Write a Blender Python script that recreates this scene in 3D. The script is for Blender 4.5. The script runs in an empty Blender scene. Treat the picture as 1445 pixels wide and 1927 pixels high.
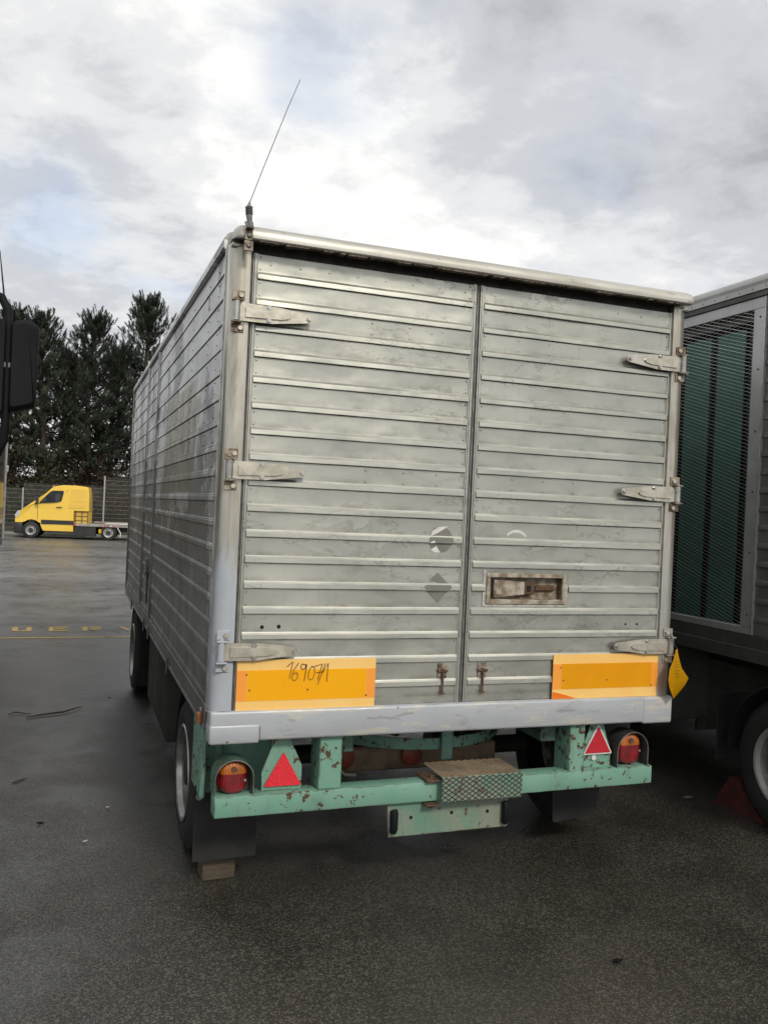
import bpy, bmesh, math, random
import numpy as np
from mathutils import Vector, Matrix
random.seed(7); np.random.seed(7)
scene = bpy.context.scene
COL = scene.collection
R = math.radians

# ------------------------------------------------------------------ camera
CAM = Vector((-0.63631, -3.9513, 1.88921))
YAW, PITCH, ROLL, FPX = 0.34634, -0.00271, 0.0453, 1642.55
_f = Vector((math.sin(YAW)*math.cos(PITCH), math.cos(YAW)*math.cos(PITCH), math.sin(PITCH)))
_r = Vector((math.cos(YAW), -math.sin(YAW), 0)); _u = _r.cross(_f)
_r2 = _r*math.cos(ROLL)+_u*math.sin(ROLL); _u2 = -_r*math.sin(ROLL)+_u*math.cos(ROLL)
cam = bpy.data.cameras.new('camera'); camo = bpy.data.objects.new('camera', cam); COL.objects.link(camo)
m3 = Matrix((_r2, _u2, -_f)).transposed()
camo.matrix_world = Matrix.Translation(CAM) @ m3.to_4x4()
cam.sensor_fit = 'AUTO'; cam.sensor_width = 36; cam.lens = 36*FPX/1927
cam.clip_end = 2000; cam.clip_start = 0.05
scene.camera = camo

# ------------------------------------------------------------------ light
SUN_EL, SUN_AZ = R(38), (0.16, -1.0)             # direction towards the sun (x, y)
sd = Vector((SUN_AZ[0], SUN_AZ[1], 0)).normalized()*math.cos(SUN_EL) + Vector((0, 0, math.sin(SUN_EL)))
sun = bpy.data.lights.new('sun', 'SUN'); suno = bpy.data.objects.new('sun', sun); COL.objects.link(suno)
sun.energy = 1.5; sun.angle = R(10); sun.color = (1.0, 0.93, 0.82)
suno.rotation_euler = sd.to_track_quat('Z', 'Y').to_euler()
suno.location = (0, -20, 20)

world = bpy.data.worlds.new('World'); scene.world = world; world.use_nodes = True
wt = world.node_tree; wt.nodes.clear()
def wn(t, **k):
    n = wt.nodes.new(t)
    for a, v in k.items(): setattr(n, a, v)
    return n
def wl(a, b): wt.links.new(a, b)
def wmath(op, a, b=None, c=None, clamp=False):
    n = wn('ShaderNodeMath', operation=op, use_clamp=clamp)
    for i, v in enumerate((a, b, c)):
        if v is None: continue
        if isinstance(v, (int, float)): n.inputs[i].default_value = v
        else: wl(v, n.inputs[i])
    return n.outputs[0]
sky = wn('ShaderNodeTexSky', sky_type='NISHITA', sun_disc=False)
sky.sun_elevation = SUN_EL; sky.sun_rotation = math.atan2(sd.x, sd.y)
sky.air_density = 1.0; sky.dust_density = 2.0
tc = wn('ShaderNodeTexCoord'); DIR = tc.outputs['Generated']
sep = wn('ShaderNodeSeparateXYZ'); wl(DIR, sep.inputs[0])
zz = wmath('ADD', wmath('MAXIMUM', sep.outputs[2], 0.0), 0.22)
cmb = wn('ShaderNodeCombineXYZ'); wl(wmath('DIVIDE', sep.outputs[0], zz), cmb.inputs[0]); wl(wmath('DIVIDE', sep.outputs[1], zz), cmb.inputs[1])
def wnoise(scale, detail, rough, off=(0, 0, 0), dist=0.0):
    mp = wn('ShaderNodeMapping'); wl(cmb.outputs[0], mp.inputs[0]); mp.inputs['Location'].default_value = off
    n = wn('ShaderNodeTexNoise'); wl(mp.outputs[0], n.inputs['Vector'])
    n.inputs['Scale'].default_value = scale; n.inputs['Detail'].default_value = detail
    n.inputs['Roughness'].default_value = rough; n.inputs['Distortion'].default_value = dist
    return n.outputs[0]
def wramp(v, stops):
    n = wn('ShaderNodeValToRGB'); wl(v, n.inputs[0]); e = n.color_ramp.elements
    n.color_ramp.interpolation = 'EASE'
    while len(e) < len(stops): e.new(0.5)
    for el, (p, c) in zip(e, stops): el.position = p; el.color = (*c, 1)
    return n.outputs[0]
def blob(c, k):                                   # soft bank of cloud around a world direction
    n = wn('ShaderNodeVectorMath', operation='DOT_PRODUCT'); wl(DIR, n.inputs[0])
    n.inputs[1].default_value = Vector(c).normalized()
    return wmath('EXPONENT', wmath('MULTIPLY', wmath('SUBTRACT', n.outputs['Value'], 1.0), k))
n_big = wnoise(0.9, 6, 0.55, (3.1, 1.7, 0), 0.15)
n_mid = wnoise(3.0, 9, 0.62, (0.4, 5.2, 0), 0.25)
n_fine = wnoise(8.0, 7, 0.62, (2.4, 1.2, 0), 0.2)
# shading of the cloud deck: grey undersides, white tops
shade = wmath('ADD', wmath('ADD', wmath('MULTIPLY', n_big, 0.62), wmath('MULTIPLY', n_mid, 0.52)), wmath('MULTIPLY', wmath('SUBTRACT', n_fine, 0.5), 0.30))
for c, k, a in (((0.444, 0.774, 0.451), 60, -0.10), ((0.60, 0.70, 0.44), 60, -0.08), ((0.38, 0.76, 0.53), 80, -0.06),
                ((0.25, 0.90, 0.355), 220, 0.13), ((0.11, 0.905, 0.412), 260, 0.08), ((0.18, 0.885, 0.385), 320, 0.08), ((0.42, 0.86, 0.29), 150, 0.09),
                ((-0.05, 0.92, 0.42), 120, -0.03)):
    shade = wmath('ADD', shade, wmath('MULTIPLY', blob(c, k), a))
cloud_col = wramp(shade, [(0.22, (0.36, 0.375, 0.40)), (0.46, (0.58, 0.595, 0.63)), (0.585, (0.76, 0.765, 0.775)), (0.70, (0.94, 0.935, 0.915))])
gap = wmath('ADD', wnoise(1.9, 6, 0.58, (7.7, 2.9, 0), 0.2), 0.0)
for c, k, a in (((0.20, 0.87, 0.435), 500, 0.13), ((-0.03, 0.965, 0.262), 900, 0.16), ((0.49, 0.807, 0.325), 400, 0.07), ((0.274, 0.855, 0.44), 200, 0.10)):
    gap = wmath('ADD', gap, wmath('MULTIPLY', blob(c, k), a))
gapf = wramp(gap, [(0.50, (0, 0, 0)), (0.80, (0.42, 0.42, 0.42))])
bg1 = wn('ShaderNodeBackground'); wl(sky.outputs[0], bg1.inputs[0]); bg1.inputs[1].default_value = 0.15
bg2 = wn('ShaderNodeBackground'); wl(cloud_col, bg2.inputs[0]); bg2.inputs[1].default_value = 0.95
mixw = wn('ShaderNodeMixShader'); wl(gapf, mixw.inputs[0]); wl(bg2.outputs[0], mixw.inputs[1]); wl(bg1.outputs[0], mixw.inputs[2])
wo = wn('ShaderNodeOutputWorld'); wl(mixw.outputs[0], wo.inputs[0])

vs = scene.view_settings
scene.display_settings.display_device = 'sRGB'
vs.view_transform = 'Standard'; vs.look = 'None'; vs.exposure = 0.22; vs.gamma = 1.0; vs.use_curve_mapping = False
scene.cycles.use_denoising = True
scene.cycles.max_bounces = 6; scene.cycles.diffuse_bounces = 3; scene.cycles.glossy_bounces = 3
scene.cycles.caustics_reflective = False; scene.cycles.caustics_refractive = False

# ------------------------------------------------------------------ materials
MATS = {}
class NT:
    def __init__(s, name):
        s.m = bpy.data.materials.new(name); s.m.use_nodes = True; s.t = s.m.node_tree
        s.b = s.t.nodes['Principled BSDF']; s._pos = None
    def n(s, t, **k):
        x = s.t.nodes.new(t)
        for a, v in k.items(): setattr(x, a, v)
        return x
    def l(s, a, b): s.t.links.new(a, b)
    def set(s, sock, v):
        if isinstance(v, (int, float)): sock.default_value = v
        elif isinstance(v, tuple): sock.default_value = (*v, 1) if len(v) == 3 and sock.type == 'RGBA' else v
        else: s.l(v, sock)
    def pos(s):
        if s._pos is None: s._pos = s.n('ShaderNodeNewGeometry').outputs['Position']
        return s._pos
    def mapv(s, sc=(1, 1, 1), off=(0, 0, 0), src=None):
        m = s.n('ShaderNodeMapping'); s.l(src if src is not None else s.pos(), m.inputs[0])
        m.inputs['Scale'].default_value = sc; m.inputs['Location'].default_value = off
        return m.outputs[0]
    def noise(s, scale, detail=4, rough=0.55, st=(1, 1, 1), off=(0, 0, 0), dist=0.0, src=None):
        x = s.n('ShaderNodeTexNoise'); s.l(s.mapv(st, off, src), x.inputs['Vector'])
        x.inputs['Scale'].default_value = scale; x.inputs['Detail'].default_value = detail
        x.inputs['Roughness'].default_value = rough; x.inputs['Distortion'].default_value = dist
        return x.outputs[0]
    def voro(s, scale, feature='F1', out='Distance', st=(1, 1, 1)):
        x = s.n('ShaderNodeTexVoronoi', feature=feature); s.l(s.mapv(st), x.inputs['Vector']); x.inputs['Scale'].default_value = scale
        return x.outputs[out]
    def math(s, op, a, b=None, c=None, clamp=False):
        x = s.n('ShaderNodeMath', operation=op, use_clamp=clamp)
        for i, v in enumerate((a, b, c)):
            if v is not None: s.set(x.inputs[i], v)
        return x.outputs[0]
    def ramp(s, v, lo, hi, a=0.0, b=1.0):
        x = s.n('ShaderNodeMapRange'); x.interpolation_type = 'SMOOTHSTEP'; s.set(x.inputs[0], v)
        for i, q in enumerate((lo, hi, a, b)): x.inputs[i+1].default_value = q
        return x.outputs[0]
    def mix(s, f, a, b):
        x = s.n('ShaderNodeMix', data_type='RGBA'); s.set(x.inputs[0], f); s.set(x.inputs[6], a); s.set(x.inputs[7], b)
        return x.outputs[2]
    def edge(s, rad):
        bv = s.n('ShaderNodeBevel'); bv.samples = 4; bv.inputs['Radius'].default_value = rad
        gm = s.n('ShaderNodeNewGeometry'); dp = s.n('ShaderNodeVectorMath', operation='DOT_PRODUCT')
        s.l(bv.outputs[0], dp.inputs[0]); s.l(gm.outputs['Normal'], dp.inputs[1])
        return s.ramp(dp.outputs['Value'], 0.998, 0.93)
    def sepx(s, i):
        x = s.n('ShaderNodeSeparateXYZ'); s.l(s.pos(), x.inputs[0]); return x.outputs[i]
    def bump(s, h, strength, dist=0.01):
        x = s.n('ShaderNodeBump'); s.set(x.inputs['Height'], h); x.inputs['Strength'].default_value = strength; x.inputs['Distance'].default_value = dist
        s.l(x.outputs[0], s.b.inputs['Normal'])
    def out(s, col, rough=0.5, metal=0.0, spec=None, coat=None):
        s.set(s.b.inputs['Base Color'], col); s.set(s.b.inputs['Roughness'], rough); s.set(s.b.inputs['Metallic'], metal)
        if spec is not None: s.set(s.b.inputs['Specular IOR Level'], spec)
        if coat is not None: s.b.inputs['Coat Weight'].default_value = coat; s.b.inputs['Coat Roughness'].default_value = 0.08
        MATS[s.m.name] = s.m; return s.m
def simple(name, c1, c2=None, scale=12, rough=0.5, metal=0.0, bump=0.0, bscale=60, st=(1, 1, 1), spec=None, coat=None, rvar=0.1):
    t = NT(name); c2 = c2 or tuple(min(1, v*0.75) for v in c1)
    n = t.noise(scale, 5, 0.6, st)
    if bump: t.bump(t.noise(bscale, 3), bump, 0.005)
    r = t.ramp(t.noise(scale*0.6, 3), 0.3, 0.7, max(0.03, rough-rvar), min(1, rough+rvar))
    return t.out(t.mix(t.ramp(n, 0.35, 0.65), c1, c2), r, metal, spec, coat)
def chipped(name, paint, paint2, chip, thr=0.66, wear=False, scale=14, rough=0.45, metal=0.0, dirt=(0.10, 0.09, 0.07), dirt_thr=0.6, chip_sc=30):
    """paint with worn-through spots and grime"""
    t = NT(name)
    base = t.mix(t.ramp(t.noise(3.0, 5), 0.3, 0.7), paint, paint2)
    d = t.ramp(t.noise(5.0, 6, 0.65, (1, 1, 0.6), (4, 2, 1)), dirt_thr, dirt_thr+0.18, 0, 0.6)
    base = t.mix(d, base, dirt)
    c = t.ramp(t.math('ADD', t.noise(chip_sc, 5, 0.6), t.math('MULTIPLY', t.noise(2.2, 3, 0.5, (1, 1, 1), (9, 1, 3)), 0.35)), thr+0.175, thr+0.20)
    if wear:
        e = t.math('MULTIPLY', t.edge(0.010), t.ramp(t.noise(13, 6, 0.65, (1, 1, 1), (6, 6, 2)), 0.43, 0.54))
        run = t.math('MULTIPLY', t.ramp(t.noise(26, 5, 0.6, (1, 1, 0.14), (3, 8, 2)), 0.56, 0.72), t.ramp(t.noise(2.6, 3), 0.42, 0.62))
        base = t.mix(t.math('MULTIPLY', run, 0.5), base, (0.13, 0.115, 0.08)); base = t.mix(t.math('MULTIPLY', t.ramp(t.noise(1.4, 5, 0.6, (1, 1, 2), (1, 1, 7)), 0.45, 0.7), 0.45), base, (0.27, 0.38, 0.31))
        c = t.math('MAXIMUM', c, e)
    col = t.mix(c, base, chip)
    t.bump(t.math('ADD', t.math('MULTIPLY', c, -0.6), t.math('MULTIPLY', t.noise(90, 3), 0.15)), 0.35, 0.002)
    return t.out(col, t.math('ADD', t.math('MULTIPLY', c, 0.35), rough), metal)

# doors: dull lacquered aluminium with peeling lacquer
def door_mat():
    t = NT('door_aluminium')
    base = t.mix(t.ramp(t.noise(1.6, 4, 0.5, (1, 1, 2.0)), 0.35, 0.65), (0.490, 0.492, 0.437), (0.415, 0.420, 0.375))
    peel = t.noise(2.3, 8, 0.62, (1, 1, 2.6), (2.3, 0, 5.5), 0.35)
    area = t.ramp(t.noise(0.9, 2, 0.5, (1, 1, 1.3), (5, 0, 2)), 0.42, 0.56)
    bare = t.math('MULTIPLY', t.ramp(peel, 0.535, 0.55), area)
    edge = t.math('MULTIPLY', t.math('MULTIPLY', t.ramp(peel, 0.528, 0.538), t.ramp(peel, 0.552, 0.542)), area)
    col = t.mix(t.math('MULTIPLY', bare, 0.6), base, (0.52, 0.515, 0.46))
    col = t.mix(t.math('MULTIPLY', edge, 0.5), col, (0.22, 0.205, 0.155))
    cl = t.ramp(t.noise(5.5, 6, 0.6, (1, 1, 1.6), (1, 7, 3), 0.4), 0.50, 0.68)
    col = t.mix(t.math('MULTIPLY', cl, 0.4), col, (0.31, 0.325, 0.285))
    st = t.ramp(t.noise(16, 4, 0.6, (1, 1, 0.09), (3, 1, 0)), 0.58, 0.75)
    col = t.mix(t.math('MULTIPLY', st, 0.16), col, (0.24, 0.225, 0.18))
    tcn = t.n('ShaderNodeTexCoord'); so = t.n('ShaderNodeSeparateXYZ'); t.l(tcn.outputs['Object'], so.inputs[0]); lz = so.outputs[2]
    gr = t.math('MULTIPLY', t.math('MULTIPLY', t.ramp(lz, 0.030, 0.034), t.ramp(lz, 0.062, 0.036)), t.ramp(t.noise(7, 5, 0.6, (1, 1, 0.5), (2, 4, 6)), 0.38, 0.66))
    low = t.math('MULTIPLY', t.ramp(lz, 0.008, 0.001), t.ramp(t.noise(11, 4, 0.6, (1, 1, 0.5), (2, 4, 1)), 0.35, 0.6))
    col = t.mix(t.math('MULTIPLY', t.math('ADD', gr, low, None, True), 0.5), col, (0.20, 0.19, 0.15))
    sp = t.ramp(t.noise(120, 2, 0.5, (1, 1, 1), (3, 3, 3)), 0.72, 0.78)
    col = t.mix(t.math('MULTIPLY', sp, 0.5), col, (0.22, 0.19, 0.13))
    r = t.math('ADD', t.ramp(t.noise(4, 5, 0.6, (1, 1, 2)), 0.3, 0.7, 0.27, 0.45), t.math('MULTIPLY', bare, -0.06))
    h = t.math('ADD', t.math('MULTIPLY', t.noise(1.9, 2, 0.4, (1, 1, 2.2), (8, 0, 1)), 1.0), t.math('MULTIPLY', edge, 0.006))
    t.bump(h, 0.7, 0.016)
    return t.out(col, r, 0.78)
door_mat()
def side_mat():
    t = NT('side_aluminium')
    y, z = t.sepx(1), t.sepx(2)
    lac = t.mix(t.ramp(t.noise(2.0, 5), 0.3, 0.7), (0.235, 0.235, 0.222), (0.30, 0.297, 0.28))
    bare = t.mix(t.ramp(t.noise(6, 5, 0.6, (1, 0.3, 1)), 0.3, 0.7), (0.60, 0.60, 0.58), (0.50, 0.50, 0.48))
    p = t.noise(1.5, 9, 0.62, (1, 1.0, 0.9), (3.7, 1.9, 8.1), 0.35)
    hi = t.ramp(z, 1.1, 2.4, -0.13, 0.06)
    f = t.ramp(t.math('ADD', p, hi), 0.515, 0.53)
    col = t.mix(f, lac, bare)
    # ghost of a removed square sign, brownish lacquer that never peeled
    bx = t.math('MULTIPLY', t.math('MULTIPLY', t.ramp(y, 0.92, 0.95), t.ramp(y, 2.62, 2.59)), t.math('MULTIPLY', t.ramp(z, 1.93, 1.95), t.ramp(z, 2.58, 2.56)))
    col = t.mix(t.math('MULTIPLY', bx, t.ramp(t.noise(3, 4), 0.3, 0.6, 0.55, 0.9)), col, (0.27, 0.24, 0.165))
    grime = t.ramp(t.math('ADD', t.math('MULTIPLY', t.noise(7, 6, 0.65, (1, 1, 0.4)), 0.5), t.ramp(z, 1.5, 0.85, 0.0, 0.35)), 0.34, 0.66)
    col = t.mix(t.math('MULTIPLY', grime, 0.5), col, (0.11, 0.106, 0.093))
    t.bump(t.math('ADD', t.noise(1.6, 2, 0.4, (1, 1, 2)), t.math('MULTIPLY', f, -0.02)), 0.4, 0.012)
    return t.out(col, t.ramp(t.noise(5, 5), 0.3, 0.7, 0.33, 0.50), 0.6)
side_mat()
def post_mat():
    t = NT('post_aluminium')
    z = t.sepx(2); x = t.sepx(0)
    sc = t.noise(9, 6, 0.65, (1, 1, 0.12), (1, 2, 3), 0.6)
    alu = t.mix(t.ramp(sc, 0.35, 0.66), (0.60, 0.575, 0.50), (0.34, 0.315, 0.25))
    alu = t.mix(t.math('MULTIPLY', t.ramp(t.noise(26, 5, 0.6, (1, 1, 0.2)), 0.6, 0.75), 0.5), alu, (0.17, 0.15, 0.11))
    pz = t.math('ADD', z, t.math('MULTIPLY', t.noise(22, 6, 0.7, (1, 1, 0.16), (0, 0, 2)), -0.8))
    f = t.ramp(pz, 1.40, 1.16)
    left = t.ramp(x, 1.8, 1.2, 0.25, 1.0)
    pa = t.mix(t.ramp(t.noise(4, 4), 0.3, 0.7), (0.46, 0.495, 0.54), (0.40, 0.43, 0.465))
    sp = t.ramp(t.noise(34, 4, 0.6, (1, 1, 1), (5, 5, 5)), 0.70, 0.74)
    pa = t.mix(sp, pa, (0.16, 0.14, 0.11))
    f2 = t.math('MULTIPLY', f, left)
    col = t.mix(f2, alu, pa)
    t.bump(t.noise(3, 3, 0.5, (1, 1, 0.5)), 0.3, 0.01)
    return t.out(col, t.math('ADD', t.ramp(sc, 0.3, 0.7, 0.27, 0.45), t.math('MULTIPLY', f2, 0.1)), t.math('SUBTRACT', 0.75, t.math('MULTIPLY', f2, 0.75)))
post_mat()
def rail_mat():
    t = NT('rail_aluminium')
    sc = t.noise(11, 6, 0.65, (0.10, 1, 1), (1, 2, 3), 0.5)
    col = t.mix(t.ramp(sc, 0.35, 0.68), (0.56, 0.55, 0.50), (0.40, 0.385, 0.335))
    col = t.mix(t.math('MULTIPLY', t.ramp(t.noise(24, 5, 0.6, (0.35, 1, 1)), 0.60, 0.72), 0.45), col, (0.19, 0.165, 0.12))
    t.bump(t.noise(3, 3, 0.5, (0.4, 1, 1)), 0.25, 0.01)
    return t.out(col, t.ramp(sc, 0.3, 0.7, 0.44, 0.60), 0.55)
rail_mat()
simple('rib_edge', (0.56, 0.55, 0.485), (0.40, 0.398, 0.35), 5, 0.42, 0.78, st=(0.6, 1, 1.5))
def sill_mat():
    t = NT('sill_paint')
    base = t.mix(t.ramp(t.noise(3, 5, 0.6, (0.6, 1, 2)), 0.3, 0.7), (0.47, 0.495, 0.525), (0.41, 0.43, 0.455))
    w = t.ramp(t.noise(4.5, 7, 0.66, (0.7, 1, 3.2), (2, 0, 4), 0.3), 0.545, 0.60)
    base = t.mix(t.math('MULTIPLY', w, 0.75), base, (0.56, 0.54, 0.46))
    d = t.ramp(t.noise(7, 6, 0.65, (0.5, 1, 2.6), (7, 3, 1), 0.4), 0.565, 0.66)
    base = t.mix(t.math('MULTIPLY', d, 0.55), base, (0.20, 0.20, 0.19))
    c = t.math('MAXIMUM', t.ramp(t.math('ADD', t.noise(40, 4), t.ramp(t.sepx(2), 0.83, 0.79, 0, 0.10)), 0.70, 0.73), t.math('MULTIPLY', t.edge(0.008), t.ramp(t.noise(9, 6, 0.65, (1, 1, 1), (6, 6, 2)), 0.52, 0.62)))
    t.bump(t.math('ADD', t.noise(2.2, 3, 0.5), t.math('MULTIPLY', c, -0.05)), 0.35, 0.012)
    return t.out(t.mix(c, base, (0.15, 0.12, 0.085)), t.ramp(t.noise(8, 4), 0.3, 0.7, 0.33, 0.5), 0.1)
sill_mat()
chipped('green_paint', (0.165, 0.345, 0.258), (0.215, 0.40, 0.31), (0.085, 0.047, 0.024), thr=0.60, wear=True, dirt=(0.12, 0.145, 0.105), dirt_thr=0.54)
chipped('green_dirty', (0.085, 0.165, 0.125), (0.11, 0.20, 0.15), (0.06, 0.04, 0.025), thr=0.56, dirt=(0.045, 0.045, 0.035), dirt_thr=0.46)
chipped('green_worn', (0.13, 0.28, 0.205), (0.17, 0.27, 0.20), (0.12, 0.075, 0.045), thr=0.62, wear=True, dirt=(0.29, 0.275, 0.22), dirt_thr=0.42)
chipped('rusty_green', (0.16, 0.20, 0.15), (0.20, 0.19, 0.14), (0.13, 0.085, 0.05), thr=0.56)
simple('hinge_metal', (0.62, 0.59, 0.51), (0.46, 0.43, 0.355), 14, 0.42, 0.6, 0.2, 50)
simple('bright_metal', (0.55, 0.545, 0.52), (0.36, 0.355, 0.33), 18, 0.35, 0.85)
simple('dull_metal', (0.25, 0.25, 0.24), (0.15, 0.15, 0.14), 14, 0.45, 0.6)
simple('rust', (0.15, 0.082, 0.042), (0.075, 0.045, 0.03), 28, 0.8, 0.1, 0.5, 80)
simple('rusty_metal', (0.42, 0.37, 0.29), (0.14, 0.09, 0.06), 22, 0.6, 0.3, 0.4, 80)
simple('lock_metal', (0.52, 0.48, 0.39), (0.24, 0.175, 0.12), 19, 0.5, 0.35, 0.3, 60)
simple('sealant', (0.58, 0.57, 0.52), (0.36, 0.36, 0.32), 20, 0.6)
simple('black_rubber', (0.018, 0.018, 0.018), (0.03, 0.029, 0.027), 8, 0.75, 0, 0.15, 90)
simple('flap_rubber', (0.014, 0.0145, 0.015), (0.024, 0.024, 0.023), 5, 0.6, 0, 0.1, 40, spec=0.35)
simple('seal_rubber', (0.05, 0.048, 0.042), (0.10, 0.095, 0.085), 20, 0.6)
simple('dirt_edge', (0.07, 0.052, 0.035), (0.20, 0.17, 0.12), 45, 0.8, 0, 0.4, 90)
simple('black_plastic', (0.008, 0.009, 0.010), (0.012, 0.013, 0.014), 6, 0.65, 0, 0.05, 200, spec=0.15)
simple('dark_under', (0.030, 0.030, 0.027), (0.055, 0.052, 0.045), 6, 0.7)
simple('brown_beam', (0.30, 0.215, 0.135), (0.17, 0.125, 0.085), 8, 0.7)
simple('rim_paint', (0.17, 0.168, 0.155), (0.10, 0.098, 0.09), 10, 0.45, 0.4)
simple('rim_flange', (0.36, 0.36, 0.345), (0.22, 0.22, 0.205), 10, 0.35, 0.8)
simple('board_yellow', (1.0, 0.66, 0.22), (1.0, 0.60, 0.18), 3, 0.25, 0, spec=0.5)
simple('board_orange', (1.0, 0.46, 0.0), (1.0, 0.44, 0.0), 3, 0.22, 0, spec=0.5)
simple('board_orange_dim', (0.86, 0.36, 0.0), (0.82, 0.33, 0.0), 3, 0.25, 0, spec=0.5)
simple('board_end', (1.0, 0.40, 0.06), (1.0, 0.36, 0.05), 3, 0.25)
simple('board_red', (0.95, 0.22, 0.02), (0.9, 0.19, 0.02), 5, 0.25)
simple('marker_ink', (0.12, 0.045, 0.012), (0.10, 0.04, 0.01), 5, 0.5)
simple('white_paint', (0.72, 0.72, 0.70), (0.6, 0.6, 0.57), 10, 0.5)
simple('sticker_white', (0.78, 0.77, 0.73), (0.68, 0.67, 0.62), 30, 0.55)
simple('sticker_ghost', (0.205, 0.205, 0.175), (0.25, 0.25, 0.215), 12, 0.42, 0.3)
simple('hole_black', (0.008, 0.008, 0.008), (0.006, 0.006, 0.006), 5, 0.9)
simple('tag_yellow', (0.80, 0.46, 0.0), (0.74, 0.42, 0.0), 6, 0.5)
simple('wire_black', (0.02, 0.02, 0.02), None, 5, 0.6)
def lens_mat(name, c):
    t = NT(name); wv = t.n('ShaderNodeTexWave'); wv.bands_direction = 'X'; t.l(t.mapv((1, 0, 0.35)), wv.inputs['Vector']); wv.inputs['Scale'].default_value = 32
    t.bump(wv.outputs['Fac'], 0.5, 0.003)
    return t.out(t.mix(t.ramp(t.noise(18, 4), 0.35, 0.65), c, tuple(x*0.55 for x in c)), 0.14, 0, 0.6, 0.5)
lens_mat('amber_lens', (0.62, 0.17, 0.015)); lens_mat('red_lens', (0.27, 0.007, 0.013))
def refl_red(name, c, sc):
    t = NT(name); v = t.voro(sc, 'F1', 'Distance')
    t.bump(v, 0.5, 0.003)
    return t.out(t.mix(t.ramp(v, 0.1, 0.7), c, tuple(x*0.72 for x in c)), 0.18, 0, 0.6)
refl_red('red_reflector', (0.95, 0.03, 0.05), 110); refl_red('red_reflector_deep', (0.68, 0.012, 0.03), 260)
def wood():
    t = NT('old_wood'); n = t.noise(30, 5, 0.6, (0.25, 1, 1.5)); t.bump(n, 0.5, 0.004)
    return t.out(t.mix(t.ramp(n, 0.3, 0.7), (0.105, 0.082, 0.055), (0.055, 0.042, 0.03)), 0.8)
wood()
simple('red_cap', (0.34, 0.06, 0.035), (0.2, 0.05, 0.03), 12, 0.5)
simple('roof_metal', (0.50, 0.50, 0.48), (0.38, 0.38, 0.36), 4, 0.45, 0.5)
simple('neighbour_frame', (0.46, 0.465, 0.45), (0.40, 0.40, 0.385), 5, 0.45, 0.3)
simple('neighbour_dark', (0.085, 0.085, 0.08), (0.06, 0.06, 0.055), 5, 0.6, 0.1)
simple('neighbour_wall', (0.23, 0.23, 0.215), (0.17, 0.17, 0.16), 4, 0.45, 0.4)
simple('mesh_wire', (0.62, 0.63, 0.60), (0.50, 0.51, 0.48), 20, 0.45, 0.5)
simple('curtain_green', (0.040, 0.15, 0.11), (0.032, 0.115, 0.085), 3, 0.6)
simple('chock_red', (0.11, 0.024, 0.02), (0.05, 0.015, 0.013), 12, 0.6)
simple('van_yellow', (0.90, 0.60, 0.065), (0.88, 0.58, 0.06), 2, 0.28, 0, coat=0.5)
simple('van_yellow_panel', (0.80, 0.53, 0.075), (0.76, 0.50, 0.07), 3, 0.4)
simple('van_black', (0.022, 0.022, 0.023), (0.03, 0.03, 0.03), 3, 0.55)
simple('van_glass', (0.012, 0.014, 0.016), (0.03, 0.034, 0.038), 3, 0.10, 0, spec=0.3, rvar=0.02)
simple('van_interior', (0.05, 0.05, 0.052), None, 3, 0.7)
simple('headlight_clear', (0.72, 0.74, 0.75), (0.5, 0.52, 0.54), 20, 0.15, 0.3)
simple('wheel_white', (0.52, 0.52, 0.50), (0.42, 0.42, 0.40), 10, 0.4, 0.4)
simple('bed_alu', (0.42, 0.40, 0.36), (0.30, 0.285, 0.25), 5, 0.45, 0.3)
simple('bed_rust', (0.13, 0.075, 0.05), (0.2, 0.14, 0.1), 10, 0.7)
simple('galvanised', (0.42, 0.42, 0.41), (0.34, 0.34, 0.33), 10, 0.5, 0.3)
simple('fence_wire', (0.20, 0.20, 0.185), (0.15, 0.15, 0.14), 10, 0.55, 0.3)
simple('kerb_concrete', (0.33, 0.32, 0.29), (0.25, 0.24, 0.22), 3, 0.85)
simple('pine_bark', (0.06, 0.045, 0.035), (0.035, 0.027, 0.022), 8, 0.9)
def leafm(name, a, b, sc):
    t = NT(name); n = t.noise(sc, 4, 0.6)
    return t.out(t.mix(t.ramp(n, 0.3, 0.7), a, b), 0.6, 0, 0.25)
leafm('pine_needles', (0.046, 0.060, 0.040), (0.078, 0.092, 0.060), 0.9)
leafm('pine_needles_dark', (0.034, 0.046, 0.032), (0.060, 0.074, 0.048), 0.9)
leafm('shrub_leaf', (0.035, 0.042, 0.020), (0.055, 0.055, 0.026), 1.2)
leafm('shrub_brown', (0.065, 0.046, 0.030), (0.045, 0.034, 0.025), 1.2)
simple('soil', (0.040, 0.033, 0.024), (0.055, 0.048, 0.03), 1.5, 0.95)
simple('gravel', (0.12, 0.115, 0.10), (0.07, 0.068, 0.06), 8, 0.9, 0, 0.5, 60)
simple('lorry_gloss', (0.35, 0.33, 0.27), (0.33, 0.31, 0.26), 2, 0.10, 0.9, rvar=0.03)
simple('lorry_dark', (0.02, 0.021, 0.023), (0.028, 0.029, 0.03), 3, 0.4)
simple('lorry_cab', (0.035, 0.04, 0.048), (0.03, 0.034, 0.042), 3, 0.3, 0, coat=0.5)
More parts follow.
